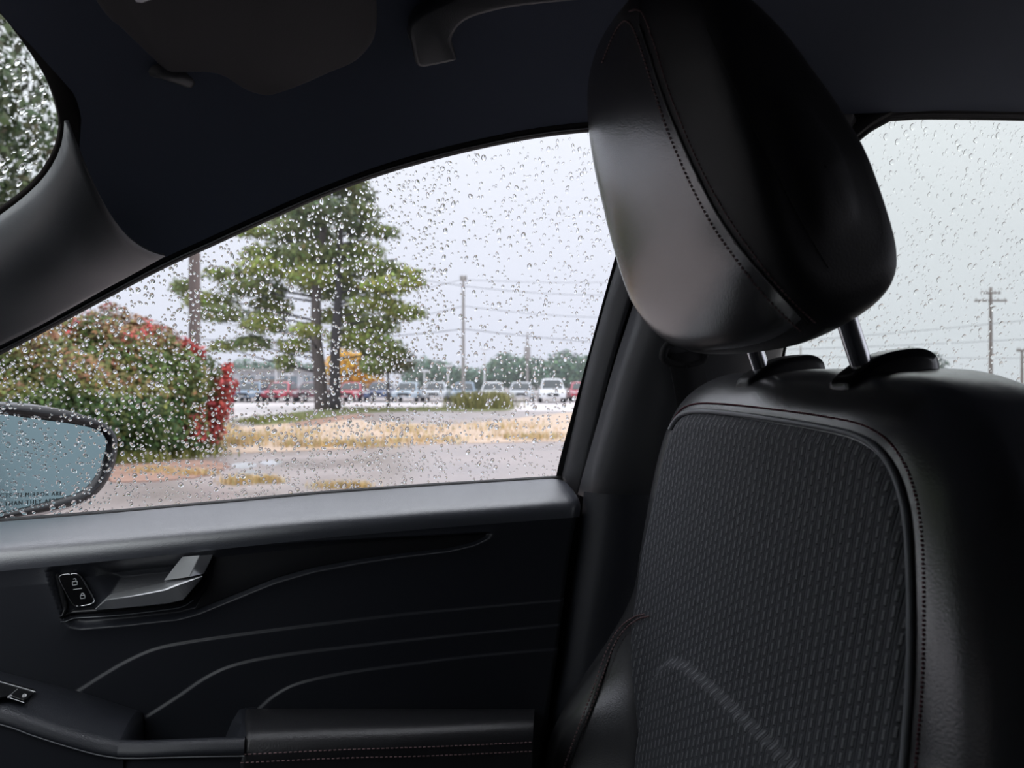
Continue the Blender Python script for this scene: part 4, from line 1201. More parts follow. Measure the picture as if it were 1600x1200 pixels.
# ---- leaves
def leaf_cloud(name, centres, normals, size, cols, parent, m='leaf', shape=1.7):
    """one leaf (two triangles, folded) per centre"""
    n = len(centres)
    a = RNG.normal(size=(n, 3)); a -= (a * normals).sum(1)[:, None] * normals * 0.6; a /= np.linalg.norm(a, axis=1)[:, None] + 1e-9
    b = np.cross(a, normals + RNG.normal(size=(n, 3)) * 0.35); b /= np.linalg.norm(b, axis=1)[:, None] + 1e-9
    s = (size * (0.6 + 0.8 * RNG.random(n)))[:, None]
    v0 = centres - a * s * shape * 0.5; v2 = centres + a * s * shape * 0.5
    up = np.cross(a, b)
    v1 = centres + b * s * 0.5 + up * s * 0.12; v3 = centres - b * s * 0.5 + up * s * 0.12
    V = np.stack([v0, v1, v2, v3], 1).reshape(-1, 3)
    i = np.arange(n)[:, None] * 4
    Fq = np.concatenate([i + np.array([[0, 1, 2]]), i + np.array([[0, 2, 3]])], 1).reshape(-1, 3)
    me = bpy.data.meshes.new('m')
    me.vertices.add(len(V)); me.vertices.foreach_set('co', V.ravel())
    me.loops.add(len(Fq) * 3); me.loops.foreach_set('vertex_index', Fq.ravel().astype(np.int32))
    me.polygons.add(len(Fq)); me.polygons.foreach_set('loop_start', np.arange(0, len(Fq) * 3, 3, dtype=np.int32)); me.polygons.foreach_set('loop_total', np.full(len(Fq), 3, dtype=np.int32))
    ca = me.color_attributes.new('leaf_colour', 'FLOAT_COLOR', 'POINT')
    cc = np.repeat(np.concatenate([cols, np.ones((n, 1))], 1), 4, 0)
    ca.data.foreach_set('color', cc.ravel().astype(np.float32))
    me.update()
    return tag(link(name, me, m, parent, smooth=False), kind='stuff')
def ellipsoid_pts(n, c, r, shell=0.75):
    d = RNG.normal(size=(n, 3)); d /= np.linalg.norm(d, axis=1)[:, None]
    k = shell + (1 - shell) * RNG.random(n) ** 0.7
    return np.asarray(c) + d * k[:, None] * np.asarray(r), d
def vary(base, n, hv=0.25):
    b = np.asarray(base)[None] * (1 + hv * RNG.normal(size=(n, 1))) * (1 + 0.10 * RNG.normal(size=(n, 3)))
    return np.clip(b, 0.004, 0.95)

# ---- big autumn shrub
D_SH = 13.4
sc_ = ground(150, D_SH)
shrub = empty('round_shrub', tuple(sc_)); tag(shrub, 'big round green shrub turning red at its edges, behind the door mirror', 'shrub')
rx_, rz_ = 2.42, 2.58
Nn = 42000
u = RNG.normal(size=(Nn, 3)); u[:, 2] = np.abs(u[:, 2]) * 0.95 + RNG.normal(size=Nn) * 0.12; u /= np.linalg.norm(u, axis=1)[:, None]
# lumpy dome
def lump(d): return 1 + 0.05 * np.sin(3.1 * d[:, 0] * 3 + 1) * np.cos(4 * d[:, 2] * 3) + 0.045 * np.sin(7 * d[:, 1] * 2 + 5 * d[:, 0] * 2) + 0.03 * np.sin(13 * d[:, 2] + 9 * d[:, 0])
k = 1 - 0.22 * RNG.random(Nn) ** 1.6
lx = u @ RGT; ly = u @ FWD; lz = u[:, 2]
flare = 1.0 - 0.18 * np.clip(-lz + 0.25, 0, 1) / 0.25 * (lz < 0.25)
base_w = np.where(lz < 0.3, 0.90 + 0.33 * lz, 1.0)
R_ = k * lump(u)
C_ = sc_ + (lx * R_ * rx_ * base_w)[:, None] * RGT + (ly * R_ * 2.2 * base_w)[:, None] * FWD
C_[:, 2] = np.clip(0.30 + lz * R_ * (rz_ - 0.30) , 0.05, 9)
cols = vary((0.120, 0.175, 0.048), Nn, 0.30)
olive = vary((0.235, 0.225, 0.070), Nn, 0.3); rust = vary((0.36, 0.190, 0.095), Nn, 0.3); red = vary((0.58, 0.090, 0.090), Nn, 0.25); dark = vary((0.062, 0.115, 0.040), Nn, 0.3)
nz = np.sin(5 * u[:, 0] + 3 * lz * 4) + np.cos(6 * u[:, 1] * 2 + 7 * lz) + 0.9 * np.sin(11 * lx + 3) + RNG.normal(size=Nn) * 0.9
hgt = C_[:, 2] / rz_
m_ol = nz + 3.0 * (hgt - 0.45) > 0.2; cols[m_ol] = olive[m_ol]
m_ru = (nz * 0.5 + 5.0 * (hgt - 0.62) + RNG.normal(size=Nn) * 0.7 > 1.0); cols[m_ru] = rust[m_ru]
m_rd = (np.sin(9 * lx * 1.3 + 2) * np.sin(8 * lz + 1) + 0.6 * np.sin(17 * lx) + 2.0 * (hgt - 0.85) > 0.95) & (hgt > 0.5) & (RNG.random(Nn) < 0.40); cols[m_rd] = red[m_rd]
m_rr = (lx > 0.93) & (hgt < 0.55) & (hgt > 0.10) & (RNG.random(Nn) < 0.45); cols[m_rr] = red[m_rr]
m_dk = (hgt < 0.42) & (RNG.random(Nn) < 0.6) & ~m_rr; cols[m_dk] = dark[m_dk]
nrm_ = lx[:, None] * RGT + ly[:, None] * FWD + lz[:, None] * UP
leaf_cloud('foliage', C_, nrm_, 0.055, cols, shrub)
cp = []
for i in range(16):
    el = (i / 15) * math.pi / 2
    for j in range(28):
        az = 2 * math.pi * j / 28
        cp.append(sc_ + 0.78 * (math.cos(el) * math.cos(az) * rx_ * RGT + math.cos(el) * math.sin(az) * 2.2 * FWD) + np.array((0, 0, 0.05 + 0.80 * rz_ * math.sin(el))))
link('twig_core', gridmesh(np.array(cp).reshape(16, 28, 3), closev=True), 'twig_core', shrub)
# red sprigs sticking out at the outer flank
for nm_, px_, py_, r_, cnt in (('red_sprig', 360, 605, 0.24, 170), ('red_sprig', 352, 640, 0.26, 190), ('red_sprig', 340, 672, 0.24, 140), ('red_sprig', 300, 543, 0.22, 130), ('red_sprig', 316, 552, 0.16, 80), ('red_sprig', 362, 578, 0.13, 110)):
    p_, d_ = ellipsoid_pts(cnt, atd(px_ - 6, py_, D_SH), (r_, r_, r_ * 1.1), 0.2)
    leaf_cloud(nm_, p_, d_, 0.06, vary((0.50, 0.095, 0.085), cnt, 0.35), shrub)

# ---- tall evergreen with two trunks
D_T = 36.5
tree = empty('evergreen_tree', tuple(ground(505, D_T))); tag(tree, 'tall layered evergreen tree with two bare lower trunks', 'tree')
def trunk(name, pts, r0, r1, m, par): return link(name, fixn(mesh(*tube(resample(pts, 24), r0, 12, r2=r1))), m, par)
def gz(px, py, d):  return atd(px, py, d)
tk1 = [ground(503, D_T), gz(500, 590, D_T), gz(494, 520, D_T), gz(496, 430, D_T), gz(510, 330, D_T), gz(520, 270, D_T), gz(525, 210, D_T)]
tk2 = [ground(524, D_T - 1), gz(523, 590, D_T - 1), gz(525, 520, D_T - 1), gz(530, 440, D_T - 0.5), gz(533, 340, D_T), gz(535, 260, D_T)]
trunk('trunk', tk1, 0.36, 0.05, 'bark', tree); trunk('trunk', tk2, 0.30, 0.05, 'bark_dark', tree)
PADS = [(525, 200, 22, 12), (530, 235, 36, 16), (535, 262, 45, 16), (535, 288, 48, 18), (478, 302, 42, 16), (562, 306, 28, 12), (440, 336, 50, 15), (500, 330, 60, 20), (560, 330, 36, 14),
        (395, 362, 32, 9), (470, 365, 66, 20), (560, 358, 40, 14), (602, 362, 24, 7), (418, 396, 44, 12), (500, 400, 66, 20), (560, 392, 46, 15),
        (352, 428, 36, 8), (420, 420, 52, 15), (500, 432, 60, 20), (582, 420, 58, 15), (640, 428, 22, 6), (286, 448, 20, 12), (328, 470, 44, 13), (400, 450, 56, 15), (525, 452, 58, 18), (605, 446, 46, 12), (648, 440, 16, 6),
        (345, 490, 48, 11), (425, 478, 36, 15), (632, 488, 36, 12), (590, 475, 46, 12), (412, 506, 40, 15), (536, 494, 46, 14), (582, 508, 46, 16),
        (392, 536, 36, 11), (346, 541, 22, 5), (462, 540, 34, 10), (560, 530, 52, 18), (600, 545, 36, 16), (446, 566, 16, 12), (585, 572, 22, 12), (480, 515, 26, 8)]
br_parts = []; cen_, nor_, col_ = [], [], []
for (px, py, rx, ry) in PADS:
    out = min(1.0, abs(px - 512) / 150)
    d = D_T + RNG.normal() * 2.2 * (1 - 0.6 * out)
    c = gz(px, py, d); s = d / FPX
    n = int(26 * rx * ry / 16) + 120
    p, dd = ellipsoid_pts(n, (0, 0, 0), (1, 1, 1), 0.15)
    w = p[:, :1] * rx * s * RGT + p[:, 1:2] * rx * s * 0.95 * FWD * np.clip(1, 0, 1) + p[:, 2:] * ry * s * UP
    w[:, 2] -= 0.12 * np.abs(p[:, 0]) * rx * s * 0.35
    # feathery tips
    w += RNG.normal(size=w.shape) * 0.10
    cen_.append(c + w); nor_.append(dd)
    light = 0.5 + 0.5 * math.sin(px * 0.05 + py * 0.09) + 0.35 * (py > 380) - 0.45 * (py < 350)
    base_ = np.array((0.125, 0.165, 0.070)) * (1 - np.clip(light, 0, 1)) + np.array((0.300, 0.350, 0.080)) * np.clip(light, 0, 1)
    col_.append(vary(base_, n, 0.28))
    tkp = tk1 if px < 515 else tk2
    zz = c[2] - 0.25 * np.linalg.norm(c[:2] - tkp[2][:2])
    tr = resample(tkp, 60); a = tr[np.argmin(np.abs(tr[:, 2] - max(1.6, zz)))]
    br_parts.append(tube(resample([a, (a + c) / 2 + np.array((0, 0, -0.10)), c], 8), 0.07, 6, r2=0.015))
leaf_cloud('foliage', np.concatenate(cen_), np.concatenate(nor_), 0.14, np.concatenate(col_), tree, shape=1.9)
for v, f in br_parts: link('branch', fixn(mesh(v, f)), 'bark_dark', tree)

# ---- simple broadleaf trees further away
def broad_tree(name, label, px, d, ztop_py, rx_px, col, n=2600, trunk_r=0.10, zlow_py=None, group=None, cat='tree', lsize=0.16, lumps=5, pos=None):
    g_ = ground(px, d) if pos is None else np.array((pos[0], pos[1], 0.0)); s = d / FPX
    ztop = 1.30 + (600 - ztop_py) * s
    zlow = (1.30 + (600 - zlow_py) * s) if zlow_py else 0.4
    t_ = empty(name, tuple(g_)); tag(t_, label, cat, group)
    link('trunk', fixn(mesh(*tube(resample([g_, g_ + np.array((0.02, 0, (zlow + ztop) / 2)), g_ + np.array((0, 0.05, ztop * 0.9))], 10), trunk_r, 8, r2=trunk_r * 0.3))), 'bark', t_)
    cs, ns = [], []
    rw = rx_px * s; h = (ztop - zlow) / 2
    for q in range(lumps):
        ox = (q - (lumps - 1) / 2) / max(1, (lumps - 1) / 2) * rw * 0.55 if lumps > 1 else 0
        oz = h * (0.18 * math.sin(q * 2.4 + px)) - h * 0.20 * abs(ox) / rw
        r_ = np.array((rw * 0.55, rw * 0.55, h * (0.82 + 0.1 * math.sin(q * 1.7))))
        p, dd = ellipsoid_pts(n // lumps, (0, 0, 0), (1, 1, 1), 0.55)
        w = p[:, :1] * r_[0] * RGT + p[:, 1:2] * r_[1] * FWD + p[:, 2:] * r_[2] * UP
        cs.append(g_ + RGT * ox + np.array((0, 0, zlow + h + oz)) + w); ns.append(dd)
    cs = np.concatenate(cs); cs[:, 2] = np.maximum(cs[:, 2], 0.1)
    leaf_cloud('foliage', cs, np.concatenate(ns), lsize, vary(col, len(cs), 0.25), t_)
    return t_
broad_tree('young_tree', 'small olive tree with thin leaning trunk beside the evergreen', 606, 38.0, 536, 42, (0.125, 0.125, 0.045), 1500, 0.09, 588, lsize=0.13)
broad_tree('golden_tree', 'bright golden yellow tree behind the trunks of the evergreen', 553, 58, 541, 46, (0.85, 0.47, 0.05), 3000, 0.12, 612, lsize=0.2)
far = (0.13, 0.21, 0.14)
broad_tree('far_tree', 'rounded hazy green tree with the tallest crown in the far row', 804, 96, 548, 50, far, 2600, 0.2, 612, 'far row of trees', lsize=0.34)
broad_tree('far_tree', 'hazy green tree beside the window frame in the far row', 898, 92, 546, 58, far, 2800, 0.2, 612, 'far row of trees', lsize=0.34)
broad_tree('far_tree', 'low hazy tree behind the thin grey utility pole', 735, 100, 570, 44, far, 1800, 0.2, 614, 'far row of trees', lsize=0.34)
broad_tree('far_tree', 'hazy tree behind the small olive tree', 672, 96, 556, 42, far, 2000, 0.2, 612, 'far row of trees', lsize=0.34)
broad_tree('far_tree', 'low dull green tree behind the roof of the pale building', 395, 105, 560, 50, far, 2200, 0.2, 606, 'trees behind the pale building', lsize=0.36)
broad_tree('far_tree', 'dull green tree between the pale building and the trunks', 462, 108, 562, 34, far, 1600, 0.2, 606, 'trees behind the pale building', lsize=0.36)
broad_tree('far_tree', 'small dark tree low in the rear side window', 1432, 110, 543, 44, (0.06, 0.085, 0.07), 2000, 0.2, 606, 'trees seen in the rear side window', lsize=0.36)
broad_tree('far_tree', 'faint low tree just under the headrest in the rear side window', 1243, 115, 562, 32, (0.06, 0.085, 0.07), 1400, 0.2, 610, 'trees seen in the rear side window', lsize=0.36)

broad_tree('overhanging_tree', 'dark leafy tree standing ahead of the car, seen in the wet windshield', -430, 16, -150, 505, (0.11, 0.145, 0.080), 46000, 0.28, 470, lsize=0.13, lumps=11)
broad_tree('overhanging_tree', 'unseen broad tree added straight ahead of the car bonnet to dim the windshield', 0, 14, -40, 560, (0.075, 0.10, 0.055), 30000, 0.3, 590, lsize=0.2, lumps=9, pos=(-13.5, 1.0))  # unseen tree added to cut the daylight and reflections from the windshield

# ---- weeds and dry grass
def tufts(name, label, pix, n, hgt, cols, kind='stuff', wid=0.02):
    """upright bent blades scattered over small ground patches given as (px, py, half width px, half depth py)"""
    B, Cc = [], []
    for (a, b, ra, rb) in pix:
        for _ in range(n):
            p = gpt(a + RNG.normal() * ra * 0.5, b + np.clip(RNG.normal() * 0.5, -1, 1) * rb)
            B.append(p)
    B = np.array(B); n_ = len(B)
    h = hgt * (0.45 + 0.75 * RNG.random(n_)); az = RNG.random(n_) * 6.283
    dirx = np.stack([np.cos(az), np.sin(az), np.zeros(n_)], -1)
    side = np.stack([-np.sin(az), np.cos(az), np.zeros(n_)], -1) * wid
    lean = dirx * (h * (0.15 + 0.5 * RNG.random(n_)))[:, None]
    mid = B + lean * 0.35 + UP * (h * 0.6)[:, None]; top = B + lean + UP * h[:, None]
    V = np.stack([B - side, B + side, mid + side * 0.7, mid - side * 0.7, top], 1).reshape(-1, 3)
    i = np.arange(n_)[:, None] * 5
    F = []
    for k_ in range(n_): o = k_ * 5; F += [(o, o + 1, o + 2, o + 3), (o + 3, o + 2, o + 4)]
    me = bpy.data.meshes.new('m'); me.from_pydata(V.tolist(), [], F)
    ca = me.color_attributes.new('leaf_colour', 'FLOAT_COLOR', 'POINT')
    pick = np.array(cols)[RNG.integers(0, len(cols), n_)] * (0.75 + 0.5 * RNG.random((n_, 1)))
    ca.data.foreach_set('color', np.repeat(np.concatenate([pick, np.ones((n_, 1))], 1), 5, 0).ravel().astype(np.float32)); me.update()
    return tag(link(name, me, 'leaf', smooth=False), label, name.replace('_', ' '), kind=kind)
dry = [(0.66, 0.46, 0.20), (0.62, 0.45, 0.26), (0.52, 0.44, 0.20)]
tufts('dry_grass', 'clumps of dry yellow grass in the asphalt near the car', [(390, 752, 40, 3), (370, 756, 25, 3), (420, 754, 20, 2), (525, 762, 40, 2.5), (560, 764, 20, 2), (300, 742, 40, 3), (240, 738, 40, 4)], 330, 0.10, dry, wid=0.006)
tufts('verge_grass', 'dry grass along the dirt verge', [(390, 685, 50, 8), (370, 694, 30, 6), (470, 680, 60, 14), (560, 697, 60, 4), (650, 690, 80, 5), (640, 672, 80, 10), (780, 668, 90, 10), (830, 685, 70, 5), (345, 672, 30, 10), (480, 698, 60, 4)], 420, 0.17, dry + [(0.38, 0.33, 0.15), (0.55, 0.42, 0.28)], wid=0.012)
tufts('green_grass', 'green grass at the feet of the shrub and the trees', [(250, 714, 70, 5), (320, 706, 30, 8), (210, 722, 50, 4), (440, 655, 55, 5), (560, 641, 60, 2), (680, 640, 80, 2), (400, 660, 30, 3)], 420, 0.20, [(0.16, 0.20, 0.05), (0.22, 0.23, 0.07), (0.30, 0.28, 0.09)], wid=0.014)
tufts('tall_weeds', 'tall yellow green weeds at the foot of the thin grey utility pole', [(755, 637, 40, 3), (735, 638, 28, 2), (778, 637, 18, 2)], 700, 0.85, [(0.24, 0.23, 0.07), (0.32, 0.29, 0.10), (0.20, 0.20, 0.06)], wid=0.035)

# ---- poles
def pole(name, label, px, d, top_py, r, m, base_py=None, arms=(), group=None, taper=0.7):
    g_ = ground(px, d); s = d / FPX; ztop = 1.30 + (600 - top_py) * s
    t_ = empty(name, tuple(g_)); tag(t_, label, 'pole', group)
    link('shaft', fixn(mesh(*tube(resample([g_, g_ + np.array((0, 0, ztop))], 12, smooth=False), r, 14, r2=r * taper))), m, t_)
    for (py, half) in arms:
        z = 1.30 + (600 - py) * s
        c = g_ + np.array((0, 0, z)); w = half * s
        lo_ = c - RGT * w; hi_ = c + RGT * w
        V, F = [], []
        hh = 0.07
        for e_ in (lo_, hi_):
            for dy, dz in ((-hh, -hh), (hh, -hh), (hh, hh), (-hh, hh)): V.append(e_ + FWD * dy + UP * dz)
        F = [(0, 1, 2, 3), (4, 5, 6, 7), (0, 1, 5, 4), (1, 2, 6, 5), (2, 3, 7, 6), (3, 0, 4, 7)]
        ca_ = link('crossarm', fixn(mesh(V, F)), m, t_, smooth=False)
        for q in (-0.9, -0.45, 0.45, 0.9):
            ip = c + RGT * w * q + UP * hh
            link('insulator', fixn(mesh(*tube([ip, ip + UP * 0.10, ip + UP * 0.20], 0.05, 8, r2=0.03))), 'pole_grey', ca_)
    return t_, ztop
up1 = pole('utility_pole', 'thick brown wooden utility pole rising behind the shrub', 304, 24, -60, 0.19, 'pole_wood', arms=((-30, 55),), taper=0.8)
up2 = pole('utility_pole', 'thin grey utility pole standing in the weeds', 724, 44, 431, 0.11, 'pole_grey', arms=((437, 5),))
up3 = pole('utility_pole', 'faint utility pole carrying a transformer before the tallest far tree', 824, 78, 520, 0.14, 'pole_grey')
tb = ground(824, 77.6); 
link('transformer', fixn(mesh(*tube([tb + UP * 4.0, tb + UP * 4.15, tb + UP * 5.2, tb + UP * 5.3], 0.33, 12))), 'pole_grey', up3[0])
up4 = pole('utility_pole', 'utility pole with two crossarms in the rear side window', 1548, 62, 449, 0.17, 'pole_wood', arms=((458, 15), (470, 25)))
up5 = pole('utility_pole', 'short post at the far end of the rear side window', 1597, 60, 546, 0.12, 'pole_wood', arms=((548, 8),))
up6 = pole('utility_pole', 'distant pole just under the headrest', 1251, 90, 540, 0.14, 'pole_grey')
for px_, top_, d_, lab_ in ((431, 540, 60, 'white lamp post before the pale building'), (452, 585, 64, 'short white post left of the evergreen trunks'), (663, 580, 60, 'white lamp post right of the small olive tree'), (700, 572, 66, 'slim white lamp post left of the thin grey pole'), (757, 545, 66, 'slim white lamp post right of the thin grey pole'), (619, 588, 62, 'short white post beside the golden tree')):
    t_, zt = pole('lamp_post', lab_, px_, d_, top_, 0.085, 'pole_white', group='lamp posts over the parked cars', taper=0.8)
    g_ = ground(px_, d_)
    link('lamp_head', fixn(mesh(*tube([g_ + UP * zt - RGT * 0.35, g_ + UP * (zt + 0.02), g_ + UP * zt + RGT * 0.35], 0.09, 8))), 'pole_white', t_)

# ---- overhead cables
def cable(label, a, b, sag, r=0.022, n=30):
    a, b = np.array(a), np.array(b)
    t = np.linspace(0, 1, n)[:, None]
    p = a + (b - a) * t; p[:, 2] -= (4 * sag * t * (1 - t))[:, 0]
    o = link('power_cable', mesh(*tube(p, r, 6)), 'cable')
    tag(o, label, 'cable', 'overhead cables')
cable('upper overhead cable sagging right of the evergreen', atd(560, 420, 40), atd(1120, 446, 60), 1.1, 0.022)
cable('overhead cable crossing the thin grey pole just below its top', atd(420, 455, 40), atd(724, 436, 44), 0.6, 0.018)
cable('overhead cable running from the thin grey pole top to the window frame', atd(724, 437, 44), atd(1160, 428, 60), 0.4, 0.018)
cable('overhead cable at mid height behind the evergreen', atd(300, 500, 45), atd(724, 478, 46), 0.9, 0.022)
cable('overhead cable at mid height right of the thin grey pole', atd(724, 478, 46), atd(1150, 484, 60), 0.7, 0.022)
cable('lower thick overhead cable left of the thin grey pole', atd(310, 530, 45), atd(724, 514, 46), 0.35, 0.035)
cable('lower thick overhead cable right of the thin grey pole', atd(724, 514, 46), atd(1150, 545, 70), 0.3, 0.035)
cable('highest cable in the rear side window', atd(1150, 540, 60), atd(1700, 490, 62), 0.15, 0.03)
cable('cable below the crossarms in the rear side window', atd(1150, 548, 60), atd(1700, 524, 62), 0.15, 0.03)
cable('lowest cable in the rear side window, level with the far tree', atd(1150, 556, 70), atd(1700, 560, 70), 0.05, 0.03)

# ---- pale building
bd = 84
b0, b1 = ground(300, bd), ground(508, bd)
bx_ = b1 - b0; bl_ = np.linalg.norm(bx_); bx_ /= bl_
bld = empty('pale_building', tuple((b0 + b1) / 2)); tag(bld, 'long low pale grey building behind the parked cars', 'building')
def prism(name, a, b, h0, h1, dep, m, par):
    V = []
    for p in (a, b, b + FWD * dep, a + FWD * dep):
        V.append((p[0], p[1], h0)); V.append((p[0], p[1], h1))
    F = [(0, 2, 3, 1), (2, 4, 5, 3), (4, 6, 7, 5), (6, 0, 1, 7), (1, 3, 5, 7), (0, 6, 4, 2)]
    return link(name, fixn(mesh(V, F)), m, par, smooth=False)
prism('wall', b0, b1, 0, 2.75, 10, 'wall_white', bld)
prism('roof', b0 - FWD * 0.5 - bx_ * 0.4, b1 - FWD * 0.5 + bx_ * 0.4, 2.75, 3.05, 11, 'pole_grey', bld)
for k_ in range(6):
    a = b0 + bx_ * (bl_ * (0.04 + 0.16 * k_)) - FWD * 0.04
    w_o = prism('window', a, a + bx_ * 1.7, 0.9, 2.2, 0.08, 'shop_glass', bld)
    prism('mullion', a + bx_ * 0.82 - FWD * 0.03, a + bx_ * 0.90 - FWD * 0.03, 0.9, 2.2, 0.05, 'pole_white', w_o)
c0_, c1_ = ground(388, 70), ground(430, 70)
shed = empty('brown_shed', tuple((c0_ + c1_) / 2)); tag(shed, 'small brown shed before the pale building', 'shed')
prism('wall', c0_, c1_, 0, 1.5, 3, 'wall_brown', shed); prism('roof', c0_ - FWD * 0.2 - bx_ * .2, c1_ - FWD * 0.2 + bx_ * .2, 1.5, 1.72, 3.4, 'wall_brown', shed)
prism('door', c0_ + bx_ * 0.9 - FWD * 0.03, c0_ + bx_ * 1.7 - FWD * 0.03, 0.0, 1.3, 0.03, 'pole_grey', shed)

# ---- parked cars, noses towards us
def car_parts(suv):
    """local frame: x across, y along (nose at -y), z up; returns named point grids"""
    L2, W2 = 2.2, 0.92
    Ht = 1.68 if suv else 1.45
    zb_ = 0.95 if suv else 0.85
    prof_b = [(-L2, 0.35), (-L2 - 0.02, 0.60), (-L2 + 0.10, 0.78), (-L2 + 0.9, zb_ + 0.02), (0, zb_ + 0.06), (L2 - 0.5, zb_ + 0.08), (L2 - 0.05, zb_), (L2, 0.6), (L2 - 0.02, 0.35)]
    q = resample(prof_b, 40)
    bodyg = []
    for s in np.linspace(-1, 1, 17):
        k_ = 1 - 0.10 * abs(s) ** 4; zz = q[:, 1] - (q[:, 1] > 0.7) * 0.10 * abs(s) ** 5
        bodyg.append(np.stack([np.full(40, W2 * s) * (1 - 0.06 * np.clip((np.abs(q[:, 0]) - 1.6) / 0.6, 0, 1)), q[:, 0] * (1 - 0.05 * abs(s) ** 3), zz], -1))
    bodyg = np.stack(bodyg)
    sk0, sk1 = bodyg[:1].copy(), bodyg[-1:].copy(); sk0[..., 2] = 0.32; sk1[..., 2] = 0.32
    bodyg = np.concatenate([sk0, bodyg, sk1])
    y0, y1 = (-1.15, 2.1) if suv else (-1.0, 1.6)
    cab = []
    cq_ = resample([(y0, zb_), (y0 + 0.75, Ht - 0.06), (y0 + 1.1, Ht), (y1 - 0.8, Ht), (y1 - 0.3, Ht - 0.08), (y1, zb_)], 30)
    for s in np.linspace(-1, 1, 13):
        t_ = (cq_[:, 1] - zb_) / (Ht - zb_)
        cab.append(np.stack([s * (0.86 - 0.20 * t_), cq_[:, 0] * (1 - 0.03 * abs(s) ** 3), cq_[:, 1] - 0.05 * abs(s) ** 6], -1))
    cab = np.stack(cab)
    return bodyg, cab, (y0, zb_, Ht, W2, L2)
CARS = {}
for suv in (False, True):
    bg, cb, (y0, zb_, Ht, W2, L2) = car_parts(suv)
    cs0, cs1 = cb[:1].copy(), cb[-1:].copy(); cs0[..., 2] = zb_ - 0.05; cs1[..., 2] = zb_ - 0.05
    d_ = {'body': fixn(gridmesh(bg)), 'cabin': fixn(gridmesh(np.concatenate([cs0, cb, cs1])))}
    def quad4(pts, off=0.012):
        return mesh(pts, [(0, 1, 2, 3)])
    # windscreen lies on the raked front of the cabin
    def slantz(t): return np.array((0, y0 + 0.75 * t, zb_ + (Ht - 0.06 - zb_) * t))
    nrm_ws = np.array((0, -(Ht - 0.06 - zb_), 0.75)); nrm_ws /= np.linalg.norm(nrm_ws)
    wsn = [slantz(0.08) + (-0.72, 0, 0), slantz(0.08) + (0.72, 0, 0), slantz(0.93) + (0.56, 0, 0), slantz(0.93) + (-0.56, 0, 0)]
    d_['windscreen'] = slab(resample(np.array(wsn) - nrm_ws * 0.02, 40, closed=True, smooth=False), nrm_ws, 0.05, 0.01, steps=2)
    for nm_, sx in (('side_window', -1), ('side_window.', 1)):
        nn_ = np.array((sx * (Ht - zb_), 0, 0.20)); nn_ /= np.linalg.norm(nn_)
        def sp__(y, t): return np.array((sx * (0.86 - 0.20 * t), y, zb_ + (Ht - zb_) * t))
        pp_ = [sp__(y0 + 0.35, 0.12), sp__(y0 + 0.95, 0.85), sp__(1.1, 0.85), sp__(1.35, 0.12)]
        d_[nm_] = slab(resample(np.array(pp_) - nn_ * 0.02, 40, closed=True, smooth=False), nn_, 0.04, 0.008, steps=2)
    d_['grille'] = slab(resample(np.array([(-0.42, -L2 - 0.05, 0.48), (0.42, -L2 - 0.05, 0.48), (0.36, -L2 - 0.01, 0.66), (-0.36, -L2 - 0.01, 0.66)]), 30, closed=True, smooth=False), (0, -1, 0), 0.02, 0.005, steps=2)
    for nm_, sx in (('headlight', -1), ('headlight.', 1)):
        d_[nm_] = slab(resample(np.array([(sx * 0.50, -L2 + 0.0, 0.60), (sx * 0.84, -L2 + 0.13, 0.62), (sx * 0.82, -L2 + 0.16, 0.74), (sx * 0.52, -L2 + 0.02, 0.70)]), 30, closed=True, smooth=False), (sx * 0.3, -1, 0.1), 0.03, 0.006, steps=2)
    d_['number_plate'] = slab(resample(np.array([(-0.16, -L2 - 0.06, 0.40), (0.16, -L2 - 0.06, 0.40), (0.16, -L2 - 0.06, 0.48), (-0.16, -L2 - 0.06, 0.48)]), 24, closed=True, smooth=False), (0, -1, 0), 0.01, 0.002, steps=2)
    wv, wf = tube([(-0.11, 0, 0), (-0.09, 0, 0), (0.09, 0, 0), (0.11, 0, 0)], 0.33, 18)
    d_['wheel'] = fixn(mesh(wv, wf))
    d_['_m'] = (W2, L2)
    CARS[suv] = d_
PART_MAT = {'windscreen': 'car_window', 'side_window': 'car_window', 'side_window.': 'car_window', 'grille': 'tyre', 'headlight': 'lamp_glass', 'headlight.': 'lamp_glass', 'number_plate': 'pole_white', 'wheel': 'tyre'}
for sv in CARS:
    for k_, me_ in CARS[sv].items():
        if k_ in PART_MAT: me_.materials.append(MATS[PART_MAT[k_]])
        if k_ in ('body', 'cabin', 'wheel'): me_.shade_smooth()
PAINT = {'silver': (0.55, 0.58, 0.62), 'white': (0.80, 0.82, 0.85), 'steel blue': (0.20, 0.29, 0.40), 'red': (0.50, 0.035, 0.07), 'dark blue': (0.045, 0.08, 0.20), 'maroon': (0.16, 0.04, 0.06), 'pale blue': (0.38, 0.47, 0.55)}
for nm_, c_ in PAINT.items(): mat('paint_' + nm_.replace(' ', '_'), c_, 0.25, 0.5, coat=0.6)
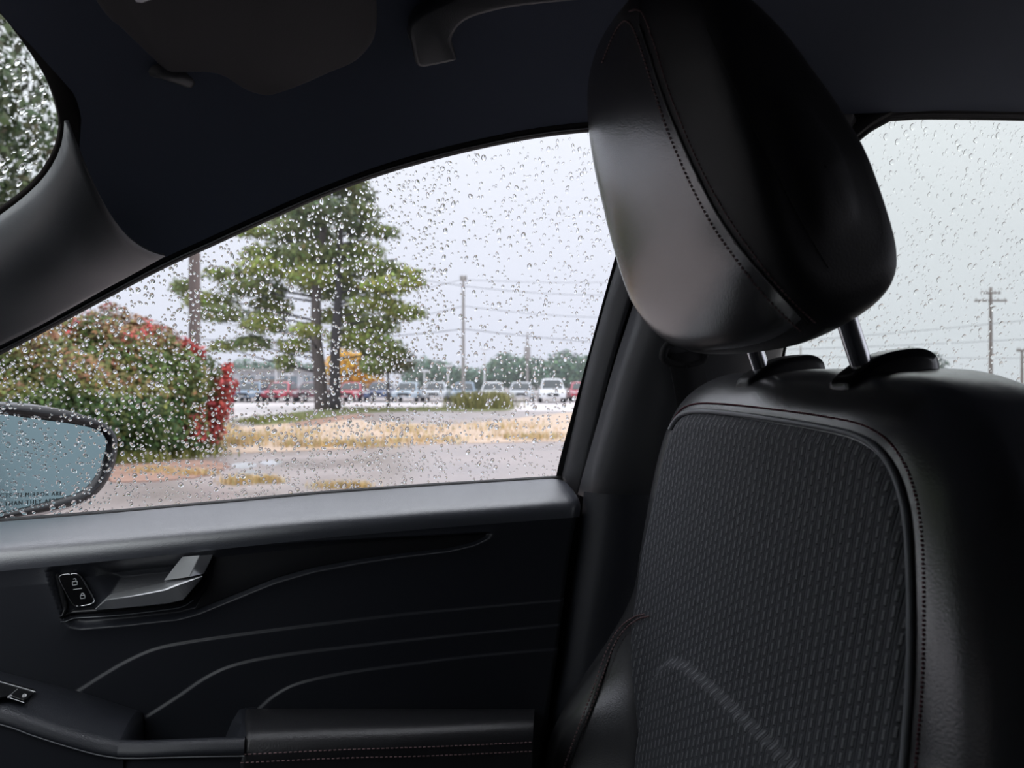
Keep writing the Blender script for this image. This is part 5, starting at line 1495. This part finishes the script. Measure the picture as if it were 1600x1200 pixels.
ROW = [(350, 0, 'white', 'white car half hidden by the red edge of the shrub', 54), (395, 0, 'steel blue', 'steel blue car right of the shrub', 53), (440, 0, 'red', 'red car between the shrub and the evergreen trunks', 54), (487, 0, 'maroon', 'maroon car behind the evergreen trunks', 54),
       (551, 0, 'red', 'red car just right of the evergreen trunks', 54), (595, 0, 'dark blue', 'dark blue car behind the small olive tree', 54), (638, 0, 'pale blue', 'pale blue car right of the small olive tree', 53), (682, 0, 'silver', 'silver car behind the lamp post', 54), (726, 0, 'steel blue', 'steel blue car behind the thin grey pole', 54),
       (770, 0, 'white', 'white car behind the tall weeds', 54), (814, 0, 'silver', 'silver car at the foot of the transformer pole', 54), (862, 1, 'white', 'large white car second from the window frame', 51), (907, 0, 'red', 'red car beside the window frame', 55)]
for (px_, suv, colr, lab_, d_) in ROW:
    o = empty('parked_car', tuple(ground(px_, d_))); tag(o, lab_, 'car', 'row of parked cars')
    o.rotation_euler = (0, 0, -YAW + RNG.normal() * 0.015)
    D = CARS[bool(suv)]; W2, L2 = D['_m']
    pm = MATS['paint_' + colr.replace(' ', '_')]
    for k_, me_ in D.items():
        if k_ == '_m': continue
        if k_ == 'wheel':
            for sx in (-1, 1):
                for sy in (-1, 1):
                    c = bpy.data.objects.new('wheel', me_); COL.objects.link(c); c.parent = o; c.location = (sx * (W2 - 0.10), sy * 1.35, 0.33)
            continue
        mm = me_
        if k_ in ('body', 'cabin'):
            mm = me_.copy(); mm.materials.append(pm)
        c = bpy.data.objects.new(k_.rstrip('.'), mm); COL.objects.link(c); c.parent = o

# ---- thin rain haze over the lot
hz = box('rain_haze', (-120, 18, -0.5), (160, 125, 40), None)
hm = bpy.data.materials.new('haze'); hm.use_nodes = True
hn, hl = hm.node_tree.nodes, hm.node_tree.links; hn.clear()
ho = hn.new('ShaderNodeOutputMaterial'); hv = hn.new('ShaderNodeVolumeScatter')
hv.inputs['Color'].default_value = (0.92, 0.95, 1.0, 1); hv.inputs['Density'].default_value = 0.0018
hl.new(hv.outputs[0], ho.inputs['Volume']); hz.data.materials.append(hm)
tag(hz, 'thin grey rain haze over the parking lot', 'haze', kind='stuff')
